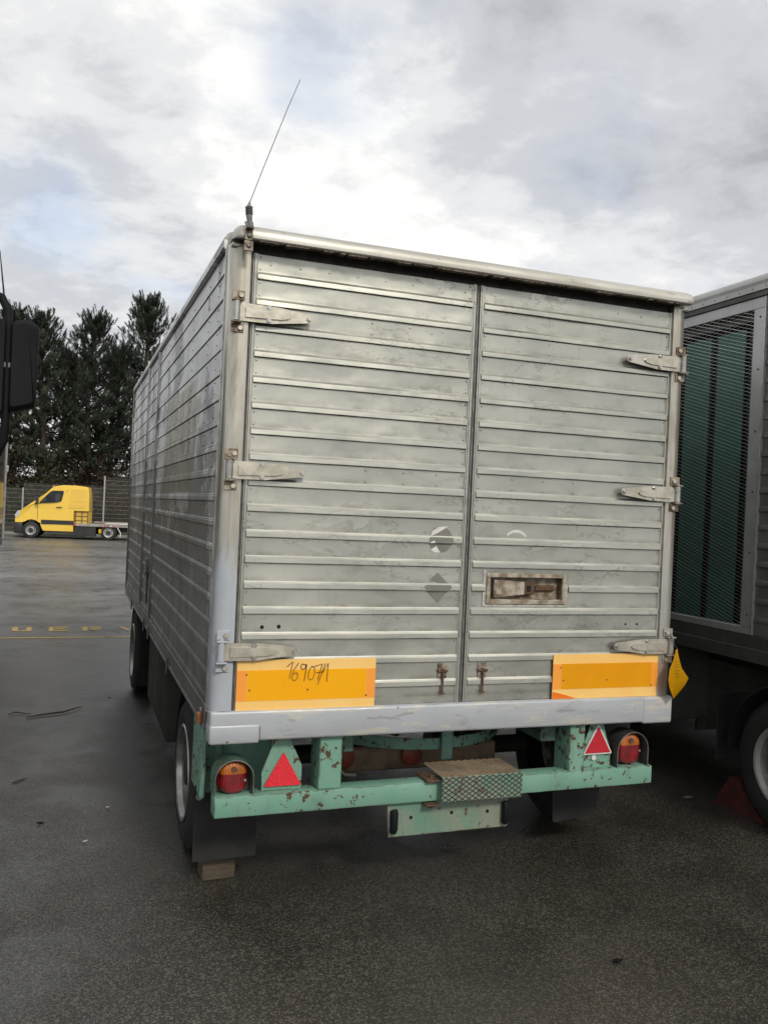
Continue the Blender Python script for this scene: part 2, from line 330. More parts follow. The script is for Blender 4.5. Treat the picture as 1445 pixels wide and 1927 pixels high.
def asphalt():
    t = NT('wet_asphalt')
    big = t.noise(0.35, 5, 0.55, (1, 1, 1), (3, 1, 0), 0.3)
    mid = t.noise(1.7, 6, 0.62, (1, 1, 1), (1, 5, 0), 0.3)
    agg = t.voro(140, 'F1', 'Color'); aggd = t.voro(140, 'F1', 'Distance')
    sx = t.n('ShaderNodeSeparateColor'); t.l(agg, sx.inputs[0])
    stone = t.ramp(sx.outputs[0], 0.55, 1.0, 0.0, 1.0)
    base = t.mix(t.ramp(big, 0.35, 0.65), (0.025, 0.0235, 0.0185), (0.036, 0.034, 0.0275))
    base = t.mix(t.math('MULTIPLY', stone, t.ramp(t.noise(0.9, 5, 0.6, (1, 1, 1), (4, 9, 0)), 0.35, 0.65, 0.5, 0.85)), base, (0.158, 0.147, 0.121))
    tan = t.ramp(sx.outputs[1], 0.86, 0.97)
    base = t.mix(t.math('MULTIPLY', tan, 0.6), base, (0.15, 0.115, 0.075))
    fine = t.noise(240, 3, 0.6)
    oil = t.ramp(t.noise(0.55, 7, 0.66, (1, 0.45, 1), (6, 2, 0), 0.5), 0.56, 0.66)
    base = t.mix(t.math('MULTIPLY', oil, 0.55), base, (0.012, 0.0115, 0.011))
    base = t.mix(t.ramp(fine, 0.45, 0.64, 0, 0.6), base, (0.010, 0.0095, 0.0075))
    damp = t.ramp(mid, 0.46, 0.60)
    base = t.mix(t.math('MULTIPLY', damp, 0.22), base, (0.02, 0.019, 0.018))
    far_sheen = t.ramp(t.math('ADD', t.sepx(1), t.math('MULTIPLY', t.math('SUBTRACT', big, 0.5), 9.0)), 2.5, 19.0)  # far ground painted paler in place of the grazing sky sheen
    sheen_col = t.mix(t.ramp(t.noise(0.30, 7, 0.6, (0.35, 1.3, 1), (2, 7, 0), 0.6), 0.40, 0.64), (0.235, 0.228, 0.214), (0.125, 0.121, 0.113))
    base = t.mix(t.math('MULTIPLY', far_sheen, t.ramp(mid, 0.25, 0.7, 0.95, 0.65)), base, sheen_col)
    h = t.math('ADD', t.math('MULTIPLY', t.ramp(aggd, 0.0, 0.6), -0.7), t.math('MULTIPLY', fine, 0.5))
    bm = t.n('ShaderNodeBump'); t.set(bm.inputs['Height'], h); bm.inputs['Distance'].default_value = 0.004
    t.set(bm.inputs['Strength'], t.math('SUBTRACT', 0.42, t.math('MULTIPLY', damp, 0.15)))
    t.l(bm.outputs[0], t.b.inputs['Normal'])
    r = t.math('ADD', t.ramp(mid, 0.36, 0.66, 0.46, 0.29), t.math('MULTIPLY', t.ramp(big, 0.35, 0.65), -0.05))
    return t.out(base, r, 0, 0.75)
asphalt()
def marking():
    t = NT('yellow_marking'); n = t.noise(9, 7, 0.7); n2 = t.noise(60, 3, 0.6)
    f = t.ramp(t.math('ADD', n, t.math('MULTIPLY', n2, 0.3)), 0.66, 0.80)
    return t.out(t.mix(f, (0.50, 0.34, 0.055), (0.10, 0.085, 0.05)), 0.45)
marking()

# ------------------------------------------------------------------ mesh helpers
class MB:
    def __init__(s): s.bm = bmesh.new()
    def _xf(s, vs, M):
        if M is not None:
            for v in vs: v.co = M @ v.co
    def box(s, x0, x1, y0, y1, z0, z1, bev=0.0, M=None, seg=1):
        r = bmesh.ops.create_cube(s.bm, size=1.0); vs = r['verts']
        for v in vs:
            v.co = Vector((x0+(v.co.x+.5)*(x1-x0), y0+(v.co.y+.5)*(y1-y0), z0+(v.co.z+.5)*(z1-z0)))
        if bev > 0:
            es = list({e for v in vs for e in v.link_edges})
            r = bmesh.ops.bevel(s.bm, geom=es, offset=bev, segments=seg, affect='EDGES', profile=0.5)
            vs = list({v for f in r['faces'] for v in f.verts} | {v for v in vs if v.is_valid})
        s._xf(vs, M); return s
    def prism(s, pts, fn, a, b, n=1):
        """extrude the closed 2D outline pts from a to b; fn(u, v, t) -> xyz"""
        rings = []
        for i in range(n+1):
            t = a+(b-a)*i/n; rings.append([s.bm.verts.new(fn(u, v, t)) for u, v in pts])
        k = len(pts)
        for i in range(n):
            for j in range(k):
                s.bm.faces.new((rings[i][j], rings[i][(j+1) % k], rings[i+1][(j+1) % k], rings[i+1][j]))
        s.bm.faces.new(rings[0]); s.bm.faces.new(list(reversed(rings[-1])))
        return s
    def tube(s, pts, r, seg=8, cap=True):
        pts = [Vector(p) for p in pts]; rr = r if isinstance(r, (list, tuple)) else [r]*len(pts)
        rings = []; up = None
        for i, p in enumerate(pts):
            d = (pts[min(i+1, len(pts)-1)]-pts[max(i-1, 0)]).normalized()
            if up is None: up = d.orthogonal().normalized()
            up = (up - d*up.dot(d));  up = up.normalized() if up.length > 1e-6 else d.orthogonal().normalized()
            w = d.cross(up)
            rings.append([s.bm.verts.new(p+(up*math.cos(2*math.pi*k/seg)+w*math.sin(2*math.pi*k/seg))*rr[i]) for k in range(seg)])
        for i in range(len(rings)-1):
            for k in range(seg):
                s.bm.faces.new((rings[i][k], rings[i][(k+1) % seg], rings[i+1][(k+1) % seg], rings[i+1][k]))
        if cap:
            s.bm.faces.new(list(reversed(rings[0]))); s.bm.faces.new(rings[-1])
        return s
    def lathe(s, prof, c, axis, seg=40, a0=0.0, a1=2*math.pi, closed=True):
        """prof: (radius, along-axis) list; axis: unit vector"""
        ax = Vector(axis).normalized(); u = ax.orthogonal().normalized(); w = ax.cross(u); c = Vector(c)
        full = abs(a1-a0-2*math.pi) < 1e-6; n = seg if full else seg+1
        rings = []
        for k in range(n):
            a = a0+(a1-a0)*k/seg; d = u*math.cos(a)+w*math.sin(a)
            rings.append([s.bm.verts.new(c+d*r+ax*h) for r, h in prof])
        for k in range(seg):
            A, B = rings[k], rings[(k+1) % n]
            for j in range(len(prof)-1): s.bm.faces.new((A[j], B[j], B[j+1], A[j+1]))
        return s
    def dome(s, c, nrm, r, h, seg=7):
        n = Vector(nrm).normalized(); u = n.orthogonal().normalized(); w = n.cross(u); c = Vector(c)
        a = [s.bm.verts.new(c+(u*math.cos(2*math.pi*k/seg)+w*math.sin(2*math.pi*k/seg))*r) for k in range(seg)]
        b = [s.bm.verts.new(c+n*h*0.75+(u*math.cos(2*math.pi*k/seg)+w*math.sin(2*math.pi*k/seg))*r*0.6) for k in range(seg)]
        t = s.bm.verts.new(c+n*h)
        for k in range(seg):
            s.bm.faces.new((a[k], a[(k+1) % seg], b[(k+1) % seg], b[k])); s.bm.faces.new((b[k], b[(k+1) % seg], t))
        return s
    def cyl(s, a, b, r, seg=16): return s.tube([a, b], r, seg)
    def poly(s, pts): s.bm.faces.new([s.bm.verts.new(p) for p in pts]); return s
    def mesh(s, name, smooth=35):
        bmesh.ops.recalc_face_normals(s.bm, faces=s.bm.faces[:])
        me = bpy.data.meshes.new(name); s.bm.to_mesh(me); s.bm.free()
        if smooth:
            me.polygons.foreach_set('use_smooth', [True]*len(me.polygons))
            me.set_sharp_from_angle(angle=R(smooth))
        return me
OFF = {}
def link_mesh(name, me, mat, parent=None):
    o = bpy.data.objects.new(name, me); COL.objects.link(o)
    if mat and not me.materials: me.materials.append(MATS[mat])
    if parent is not None:
        o.parent = parent
        if parent in OFF: o.location = OFF[parent]
    return o
def part(name, mb, mat, parent=None, smooth=35, label=None, stuff=False):
    o = link_mesh(name, mb.mesh(name, smooth), mat, parent)
    if label: o['label'] = label
    if stuff: o['kind'] = 'stuff'
    return o
def tag(o, label, cat=None, group=None, kind=None):
    o['label'] = label
    if cat: o['category'] = cat
    if group: o['group'] = group
    if kind: o['kind'] = kind
    return o
def thing(name, loc, label, cat, group=None, world=True, rz=0.0):
    o = bpy.data.objects.new(name, None); COL.objects.link(o); o.location = loc; o.rotation_euler.z = rz; o.empty_display_size = 0.2
    if world: OFF[o] = -Vector(loc)
    return tag(o, label, cat, group)
def sub_empty(name, parent, loc=None):
    o = bpy.data.objects.new(name, None); COL.objects.link(o); o.parent = parent
    o.location = OFF.get(parent, Vector((0, 0, 0)))
    return o
def XZ(y): return lambda u, v, t: (u, y+t, v)
ALONGX = lambda u, v, t: (t, u, v)
ALONGY = lambda u, v, t: (u, t, v)
ALONGZ = lambda u, v, t: (u, v, t)
def arc(cx, cy, r, a0, a1, n=6):
    return [(cx+r*math.cos(R(a0+(a1-a0)*i/n)), cy+r*math.sin(R(a0+(a1-a0)*i/n))) for i in range(n+1)]
def wheel(parent, c, out, r_t=0.40, w=0.24, r_r=0.248, rim='rim_paint', nuts=8, flange='rim_flange'):
    """wheel with its axle along x; out = +1/-1 is the side its face points to; c = centre of the outer face"""
    c = Vector(c); e = sub_empty('wheel', parent)
    T = MB(); s = -out
    prof = [(r_r-.01, 0.03), (r_r+.012, 0.004), (r_r+.06, -.006), (r_t-.04, .002), (r_t-.012, .022)]
    for k in range(5):
        z0 = .03+(w-.06)*k/5
        prof += [(r_t, z0), (r_t, z0+(w-.06)/5-.008), (r_t-.012, z0+(w-.06)/5-.006), (r_t-.012, z0+(w-.06)/5-.001)]
    prof += [(r_t-.02, w-.02), (r_r+.05, w), (r_r, w-.02)]
    T.lathe(prof, c, (s, 0, 0), 56); part('tyre', T, 'black_rubber', e)
    T = MB()
    T.lathe([(r_r-.016, .025), (r_r-.03, .05), (r_r-.042, .085), (r_r-.050, .125), (r_r-.075, .135), (r_r*.44, .115), (r_r*.40, .08)], c, (s, 0, 0), 56)
    rim_o = part('rim', T, rim, e)
    T = MB(); T.lathe([(r_r-.004, .036), (r_r+.012, .0), (r_r+.008, -.007), (r_r-.006, -.003), (r_r-.0165, .026)], c, (s, 0, 0), 56); part('rim_flange', T, flange, e)
    T = MB(); T.lathe([(r_r*.40, .07), (r_r*.34, .04), (r_r*.26, .012), (0.001, .006)], c, (s, 0, 0), 24); part('hub', T, 'dark_under', e)
    T = MB()
    for k in range(nuts):
        a = 2*math.pi*k/nuts; p = c+Vector((s*.13, math.cos(a)*r_r*.56, math.sin(a)*r_r*.56)); T.cyl(p, p-Vector((s*.045, 0, 0)), .014, 6)
    part('wheel_nuts', T, 'dull_metal', e, stuff=True)
    return e

# ------------------------------------------------------------------ setting
def sheet(name, pts, z, mat):
    b = MB(); b.poly([(x, y, z) for x, y in pts]); o = part(name, b, mat, smooth=0); o['kind'] = 'structure'; return o
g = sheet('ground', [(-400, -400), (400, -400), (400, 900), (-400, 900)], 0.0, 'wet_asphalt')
ln = sheet('painted_line', [(-9, 8.14), (6, 8.44), (6, 8.515), (-9, 8.215)], 0.004, 'yellow_marking')
# stencilled yellow letters U E R V on the asphalt
def letter(polys, x0, y0, w=.255, h=.40, sk=0.015):
    b = MB()
    for p in polys: b.poly([(x0+u*w, y0+v*h+u*w*sk, .0045) for u, v in p])
    o = part('painted_letter', b, 'yellow_marking', smooth=0); o['kind'] = 'structure'; return o
letter([[(0, .12), (.3, .02), (.3, 1), (0, 1)], [(.72, .02), (1, .12), (1, 1), (.72, 1)], [(.32, 0), (.70, 0), (.70, .2), (.32, .2)]], -1.300, 8.91)
letter([[(0, 0), (.22, 0), (.22, 1), (0, 1)], [(.25, 0), (1, 0), (1, .2), (.25, .2)], [(.25, .4), (.85, .4), (.85, .6), (.25, .6)], [(.25, .8), (1, .8), (1, 1), (.25, 1)]], -.822, 8.93)
letter([[(0, 0), (.27, 0), (.27, 1), (0, 1)], [(.36, .8), (.85, .8), (1, .88), (.85, 1), (.36, 1)], [(.36, .42), (.85, .42), (1, .55), (1, .86), (.8, .78), (.8, .6), (.36, .6)], [(.42, .38), (.72, .40), (1, 0), (.72, 0)]], -.378, 8.95)
letter([[(0, 1), (.22, 1), (.62, 0), (.40, 0)], [(.84, 1), (1.06, 1), (.66, 0), (.64, .06)]], .12, 8.96)
sheet('gravel_strip', [(-60, 40.2), (60, 33.5), (60, 36.0), (-60, 43)], 0.006, 'gravel')
b = MB(); b.box(-60, 60, -.08, .08, 0, .12, .015, Matrix.Translation((0, 38.9, 0)) @ Matrix.Rotation(R(-2.5), 4, 'Z')); k = part('kerb', b, 'kerb_concrete'); k['kind'] = 'structure'
# earth bank behind the fence
def bank():
    b = MB(); nx, ny = 70, 16; V = {}
    for i in range(nx+1):
        for j in range(ny+1):
            x = -60+120*i/nx; t = j/ny; y = 42.0+16*t
            z = 3.0*(t*2.2 if t*2.2 < 1 else 1)**0.9 if t > 0 else -.05
            z += (random.random()-.5)*.3*(t > 0) + .3*math.sin(x*.35)*t
            V[i, j] = b.bm.verts.new((x, y, z))
    for i in range(nx):
        for j in range(ny): b.bm.faces.new((V[i, j], V[i+1, j], V[i+1, j+1], V[i, j+1]))
    o = part('earth_bank', b, 'soil', smooth=180); o['kind'] = 'structure'
bank()

# ------------------------------------------------------------------ the box trailer
W, ZT, ZB, LEN = 2.5, 3.115, 0.80, 6.095
RP, RZ0 = 0.1177, 2.9131                         # plank pitch, bottom edge of the first rib
XL, XS, XR, ZD, ZDT = 0.108, 1.243, 2.418, 0.947, 3.030
tr = thing('box_trailer', (1.25, 3.0, 0), 'silver aluminium box trailer with two ribbed rear doors and green chassis', 'trailer')
def plank_profile(h, rib=True, d=.011, back=-.012):
    """(outward, z) outline of one extruded plank: raised rib along its lower edge"""
    if not rib: return [(back, 0), (0, 0), (0, h), (back, h)]
    p = [(back, .0006), (d-.002, .0006), (d+.0004, .003), (d-.0004, .013), (d-.0014, .0240), (d-.0034, .0266), (.0038, .0314), (.0026, .0332), (.0012, .0355)]
    if h > .05: p += [(0, .05), (0, h-.0016), (back, h-.0016)]
    else: p += [(0, h), (back, h)]
    return p
DOOR_Y = 0.012                                   # flat face of the doors
def rear_fn(w):
    def fn(u, v, t): return (t*w, -u, v)
    return fn
PLK = {}
def rear_plank(parent, x0, x1, z, h, rib=True, jit=True):
    key = ('r', round(x1-x0, 4), round(h, 4), rib, random.randrange(6))
    if key not in PLK:
        ns = max(1, int((x1-x0)/.09)); wz = [0.0]; wd = [0.0]
        for _ in range(ns): wz.append(wz[-1]*.6+random.uniform(-.0007, .0007)); wd.append(wd[-1]*.6+random.uniform(-.0011, .0011))
        def fn(u, v, t, w_=x1-x0, ns=ns, wz=wz, wd=wd):
            i_ = min(ns, int(round(t*ns))); return (t*w_, -u-wd[i_]*(1 if u > -.005 else 0), v+wz[i_]*(1 if v > .0007 else .8))
        b = MB(); b.prism(plank_profile(h, rib), fn, 0, 1, ns); PLK[key] = b.mesh('plank', 25); PLK[key].materials.append(MATS['door_aluminium']); PLK[key].materials.append(MATS['rib_edge'])
        for f_ in PLK[key].polygons:
            if rib and f_.normal.z > .3 and f_.center.z < .04: f_.material_index = 1
    o = link_mesh('plank', PLK[key], None, parent)
    dy = (random.random()-.5)*.0014 if jit else 0
    o.location = Vector((x0, DOOR_Y+dy, z)) + OFF[tr]
    if jit: o.rotation_euler = (R(random.uniform(-.25, .25)), 0, R(random.uniform(-.05, .05)))
    return o
def rib_z(k): return RZ0-RP*k
LOCK = (1.352, 1.835)
for side, (x0, x1) in enumerate(((XL, XS-.011), (XS+.011, XR))):
    door = sub_empty('rear_door', tr); door.location = (0, 0, 0)
    door['label'] = 'left rear door of ribbed aluminium planks' if side == 0 else 'right rear door with sunken lock handle'
    ex0, ex1 = x0+.022, x1-.022
    rear_plank(door, ex0, ex1, rib_z(0)+RP, ZDT-rib_z(0)-RP-.001, False) if ZDT-rib_z(0)-RP > .01 else None
    for k in range(0, 17):
        z = rib_z(k); h = RP if k else min(RP, ZDT-z)
        if side == 1 and k == 12:
            rear_plank(door, ex0, LOCK[0], z, h, jit=False); rear_plank(door, LOCK[1], ex1, z, h, jit=False)
        elif side == 1 and k == 13:
            rear_plank(door, ex0, LOCK[0], z, h, jit=False); rear_plank(door, LOCK[1], ex1, z, h, jit=False); rear_plank(door, LOCK[0], LOCK[1], z, .0335, jit=False)
        else: rear_plank(door, ex0, ex1, z, h)
    rear_plank(door, ex0, ex1, ZD, rib_z(16)-ZD-.002, False)
    # edge trims
    def dpart(name, mb, mat, **k):
        o = part(name, mb, mat, door, **k); o.location = OFF[tr]; return o
    for xa in (x0, x1-.022):
        b = MB(); b.prism([(xa, .03), (xa, -.004), (xa+.005, -.005), (xa+.007, -.009), (xa+.015, -.009), (xa+.017, -.005), (xa+.022, -.004), (xa+.022, .03)], lambda u, v, t: (u, DOOR_Y+v, t), ZD, ZDT)
        dpart('edge_trim', b, 'door_aluminium')
    b = MB(); b.box(x0+.022, x1-.022, DOOR_Y+.002, DOOR_Y+.03, ZD-.004, ZD, 0); dpart('bottom_trim', b, 'seal_rubber')
    # rivets
    b = MB()
    for k in range(-1, 17):
        zb = rib_z(k) if k >= 0 else rib_z(0)+RP
        for zf in (.046, .104):
            for xe in (ex0+.012, ex1-.012):
                zz_ = zb+zf
                if zz_ < ZDT-.01: b.dome((xe, DOOR_Y, zz_), (0, -1, 0), .0058, .0035)
    for k in (2, 8, 14):
        for f in ((.52, .70, .86) if side == 0 else (.18, .34, .50)):
            for zf in (.047, .100): b.dome((ex0+(ex1-ex0)*f, DOOR_Y, rib_z(k)+zf), (0, -1, 0), .0062, .004)
    for i in range(8): b.dome((ex0+.06+(ex1-ex0-.1)*i/7, DOOR_Y, 2.987), (0, -1, 0), .0058, .0035)
    for i in range(9): b.dome((ex0+.04+(ex1-ex0-.08)*i/8, DOOR_Y, .962), (0, -1, 0), .0058, .0035)
    dpart('rivets', b, 'door_aluminium', stuff=True)
    if side == 1:
        # sunken lock: mounting plate with four frame bars, tray and lever
        lx0, lx1, lz0, lz1 = 1.379, 1.795, 1.460, 1.572
        b = MB()
        for q in ((LOCK[0]+.001, lx0, rib_z(13)+.0345, rib_z(11)-.001), (lx1, LOCK[1]-.001, rib_z(13)+.0345, rib_z(11)-.001), (lx0, lx1, rib_z(13)+.0345, lz0), (lx0, lx1, lz1, rib_z(11)-.001)):
            b.box(q[0], q[1], DOOR_Y-.001, DOOR_Y+.012, q[2], q[3])
        lock = dpart('lock', b, 'door_aluminium')
        def sp(n, b, m): o = part(n, b, m, lock); return o
        b = MB()
        o_ = [(lx0-.022, lz0-.024), (lx1+.022, lz0-.024), (lx1+.022, lz1+.022), (lx0-.022, lz1+.022)]
        for q in ((lx0-.022, lx0, lz0-.024, lz1+.022), (lx1, lx1+.022, lz0-.024, lz1+.022), (lx0, lx1, lz0-.024, lz0), (lx0, lx1, lz1, lz1+.022)):
            b.box(q[0], q[1], DOOR_Y-.010, DOOR_Y-.001, q[2], q[3], .003)
        sp('lock_frame', b, 'lock_metal')
        b = MB()
        b.box(lx0-.040, lx0-.023, DOOR_Y-.004, DOOR_Y-.001, lz0-.036, lz1+.036, .001); b.box(lx0-.023, lx1+.04, DOOR_Y-.004, DOOR_Y-.001, lz0-.037, lz0-.0245, .001)
        b.box(lx1+.0225, lx1+.036, DOOR_Y-.0042, DOOR_Y-.0012, lz0-.024, lz1-.03, .001)
        sp('sealant_bead', b, 'sealant')
        b = MB()
        b.box(lx0, lx1, DOOR_Y+.034, DOOR_Y+.038, lz0, lz1)
        for q in ((lx0, lx0+.002, lz0, lz1), (lx1-.002, lx1, lz0, lz1), (lx0+.002, lx1-.002, lz0, lz0+.002), (lx0+.002, lx1-.002, lz1-.002, lz1)): b.box(q[0], q[1], DOOR_Y, DOOR_Y+.034, q[2], q[3])
        sp('tray', b, 'rusty_metal')
        b = MB()
        b.prism([(lx0+.028, lz0+.012), (lx0+.075, lz0+.014), (lx0+.20, lz0+.026), (lx0+.20, lz1-.022), (lx0+.075, lz1-.014), (lx0+.028, lz1-.014)], XZ(DOOR_Y+.004), 0, .02)
        b.box(lx0+.034, lx0+.07, DOOR_Y-.001, DOOR_Y+.0035, lz0+.022, lz1-.024, .002)
        sp('lever', b, 'lock_metal')
        b = MB(); b.box(lx0+.202, lx0+.262, DOOR_Y+.006, DOOR_Y+.028, lz0+.026, lz1-.02, .003); b.box(lx0+.27, lx1-.03, DOOR_Y+.016, DOOR_Y+.03, lz0+.042, lz1-.038, .006); sp('lever_grip', b, 'rust')
        b = MB(); b.box(lx0+.213, lx0+.238, DOOR_Y+.003, DOOR_Y+.0055, lz0+.042, lz1-.040, .001); sp('keyhole', b, 'hole_black')
    # latch at the lower inner edge of each door
    lc = 1.136 if side == 0 else 1.355
    b = MB()
    b.box(lc-.024, lc+.024, DOOR_Y-.008, DOOR_Y-.0008, 1.068, 1.100, .002); b.box(lc-.024, lc+.024, DOOR_Y-.008, DOOR_Y-.0008, 1.108, 1.141, .002)
    la = dpart('latch', b, 'rusty_metal')
    b = MB(); b.cyl((lc-.026, DOOR_Y-.013, 1.104), (lc+.026, DOOR_Y-.013, 1.104), .0065, 8); b.cyl((lc, DOOR_Y-.016, 1.115), (lc, DOOR_Y-.016, .995), .0055, 8)
    b.box(lc-.015, lc+.015, DOOR_Y-.022, DOOR_Y-.010, .990, .998, .002); part('latch_pin', b, 'rust', la)
    b = MB()
    for dx in (-.016, .016):
        for zz_ in (1.082, 1.128): b.dome((lc+dx, DOOR_Y-.008, zz_), (0, -1, 0), .006, .004)
    part('latch_rivets', b, 'rusty_metal', la, stuff=True)
    # bolt holes
    for hx, hz in (((.223, 1.323), (.302, 1.325)) if side == 0 else ((2.200, 1.333), (2.272, 1.333))):
        b = MB(); rr = .0095 if side == 0 else .006
        b.lathe([(rr, 0), (rr*.8, -.001), (rr*.6, -.0012), (.0005, -.0012)], (hx, DOOR_Y-.0008, hz), (0, 1, 0), 14); dpart('bolt_hole', b, 'hole_black')
# door seal strip between the leaves and round the opening
b = MB(); b.box(XS-.0105, XS+.0105, DOOR_Y+.014, DOOR_Y+.03, ZD, ZDT-.002); part('door_seal', b, 'seal_rubber', tr)
b = MB(); b.box(XS-.0055, XS+.0055, DOOR_Y-.001, DOOR_Y+.0135, ZD, ZDT-.002, .002); part('seal_strip', b, 'dull_metal', tr)

# torn stickers
def sticker(name, pts, mat, y, th=.0006):
    b = MB(); b.prism(pts, XZ(y), -th, 0); return part(name, b, mat, tr, smooth=0)
def on_door(name, poly, mat, lift=.0004):
    """a thin film that follows the flat and the rib: clipped into bands per plank"""
    b = MB()
    bands = []
    for k in range(0, 18):
        z0 = rib_z(k); bands += [(z0+.0006, z0+.0290, DOOR_Y-.0125), (z0+.0365, z0+RP-.001, DOOR_Y-.0012)]
    def clip(P, zc, keep):
        out = []
        for i in range(len(P)):
            a, c = P[i], P[(i+1) % len(P)]; ia, ic = (a[1] >= zc) == keep, (c[1] >= zc) == keep
            if ia: out.append(a)
            if ia != ic:
                t = (zc-a[1])/(c[1]-a[1]); out.append((a[0]+(c[0]-a[0])*t, zc))
        return out
    for z0, z1, y in bands:
        P = clip(poly, z0, True); P = clip(P, z1, False) if len(P) > 2 else []
        if len(P) > 2: b.poly([(u, y-lift, v) for u, v in P])
    return part(name, b, mat, tr, smooth=0)
on_door('round_sticker_trace', [(1.098+.064*math.cos(a), 1.753+.064*math.sin(a)) for a in np.linspace(0, 2*math.pi, 28, endpoint=False)], 'sticker_ghost')
on_door('torn_sticker', [(1.040, 1.770), (1.052, 1.796), (1.085, 1.816), (1.138, 1.822), (1.072, 1.782)], 'sticker_white', .0012)
on_door('torn_sticker', [(1.045, 1.702), (1.075, 1.722), (1.090, 1.700), (1.100, 1.690), (1.070, 1.689)], 'sticker_white', .0012)
on_door('torn_sticker', [(1.030, 1.735), (1.060, 1.750), (1.065, 1.737), (1.05, 1.731)], 'sticker_white', .0012)
on_door('torn_sticker', arc(1.516, 1.745, .072, 35, 140, 10)+arc(1.516, 1.733, .070, 135, 42, 8), 'sticker_white', .0012)
on_door('diamond_sticker_trace', [(1.089, 1.592), (1.167, 1.520), (1.095, 1.440), (1.014, 1.518)], 'sticker_ghost')

# reflector boards
def board(x0, x1, z0, z1, ix0, ix1, iz0, iz1, inner, label):
    b = MB(); b.box(x0, x1, DOOR_Y-.018, DOOR_Y-.013, z0, z1, .001); o = part('reflector_board', b, 'board_yellow', tr, label=label)
    b = MB(); b.box(ix0, ix1, DOOR_Y-.0192, DOOR_Y-.0182, iz0, iz1); part('orange_field', b, inner, o)
    for xa, xb in ((x0+.0005, ix0-.002), (ix1+.002, x1-.0005)):
        b = MB(); b.box(xa, xb, DOOR_Y-.0190, DOOR_Y-.0181, iz0, iz1-.001); part('end_strip', b, 'board_end', o)
    b = MB()
    for u, v in ((x0+.045, z1-.068), (ix0+.012, z0+.098), ((x0+x1)/2, z0+.095), (x1-.045, z0+.06)): b.dome((u, DOOR_Y-.0192, v), (0, -1, 0), .0048, .003)
    part('screws', b, 'rust', o, stuff=True)
    b = MB()
    for u in (x0+.08, (x0+x1)/2, x1-.08): b.box(u-.02, u+.02, DOOR_Y-.013, DOOR_Y+.004, z0+.045, z1-.02)
    part('spacer', b, 'dull_metal', o)
    return o
bl = board(.113, .782, .938, 1.176, .162, .736, .987, 1.127, 'board_orange', 'yellow and orange reflector board with a handwritten number')
br = board(1.757, 2.413, .945, 1.178, 1.808, 2.364, .997, 1.129, 'board_orange_dim', 'yellow and darker orange reflector board with red corner')
b = MB(); b.prism([(1.758, .9475), (1.758, .985), (1.80, .976), (1.86, .960), (1.90, .9475)], XZ(DOOR_Y-.0185), -.0007, 0); part('red_corner', b, 'board_red', br)
STROKES = [[(0.346, 1.143), (0.373, 1.165), (0.358, 1.087)], [(0.4, 1.159), (0.377, 1.122), (0.371, 1.087), (0.385, 1.077), (0.398, 1.095), (0.391, 1.113), (0.376, 1.105)],
 [(0.438, 1.148), (0.416, 1.153), (0.413, 1.133), (0.429, 1.13), (0.439, 1.151), (0.429, 1.074)], [(0.463, 1.141), (0.45, 1.117), (0.45, 1.085), (0.466, 1.08), (0.478, 1.107), (0.475, 1.136), (0.463, 1.141)],
 [(0.477, 1.141), (0.515, 1.153), (0.494, 1.075)], [(0.485, 1.111), (0.517, 1.115)], [(0.53, 1.155), (0.495, 1.055)], [(0.517, 1.111), (0.543, 1.155), (0.538, 1.068)]]
b = MB()
for s_ in STROKES:
    P = []
    for i in range(len(s_)-1):
        p0, p1, p2, p3 = s_[max(0, i-1)], s_[i], s_[i+1], s_[min(len(s_)-1, i+2)]
        smooth_ = len(s_) > 4
        for t in ([0, .25, .5, .75] if smooth_ else [0]):
            if smooth_: P.append(tuple(.5*((2*p1[c])+(-p0[c]+p2[c])*t+(2*p0[c]-5*p1[c]+4*p2[c]-p3[c])*t*t+(-p0[c]+3*p1[c]-3*p2[c]+p3[c])*t**3) for c in (0, 1)))
            else: P.append(p1)
    P.append(s_[-1])
    b.tube([(u, DOOR_Y-.0197, v) for u, v in P], .0021, 4)
part('handwritten_number', b, 'marker_ink', bl)

# corner posts with rounded outer edge
def post_outline(left):
    P = [(.092, -.010)] + [(.055-.055*math.cos(R(a)) if False else 0, 0) for a in ()]
    P = [(.094, .030), (.094, -.008), (.060, -.012)] + [(.058+.058*math.cos(R(a)), .046+.058*math.sin(R(a))) for a in (262, 245, 228, 211, 195, 182)] + [(0, .085), (.03, .085), (.03, .06), (.06, .03)]
    return P if left else [(W-u, v) for u, v in P]
for left in (True, False):
    b = MB(); b.prism(post_outline(left), ALONGZ, ZD-.001, ZT-.052, 1)
    part('corner_post', b, 'post_aluminium', tr, label='left corner post, bare above, grey-blue paint below' if left else 'right corner post of worn aluminium')
    # inner flange the door closes on
    xa = (.0945, .1075) if left else (W-.081, W-.0685)
    b = MB(); b.box(xa[0], xa[1], .000, .05, ZD-.004, ZDT+.004, .002); part('door_stop', b, 'seal_rubber', tr)
# side trim strip next to the posts
b = MB(); b.box(-.006, .02, .086, .104, ZB+.12, ZT-.06, .003); part('side_trim', b, 'bright_metal', tr)
b = MB(); b.box(W-.02, W+.006, .086, .104, ZB+.12, ZT-.06, .003); part('side_trim', b, 'bright_metal', tr)
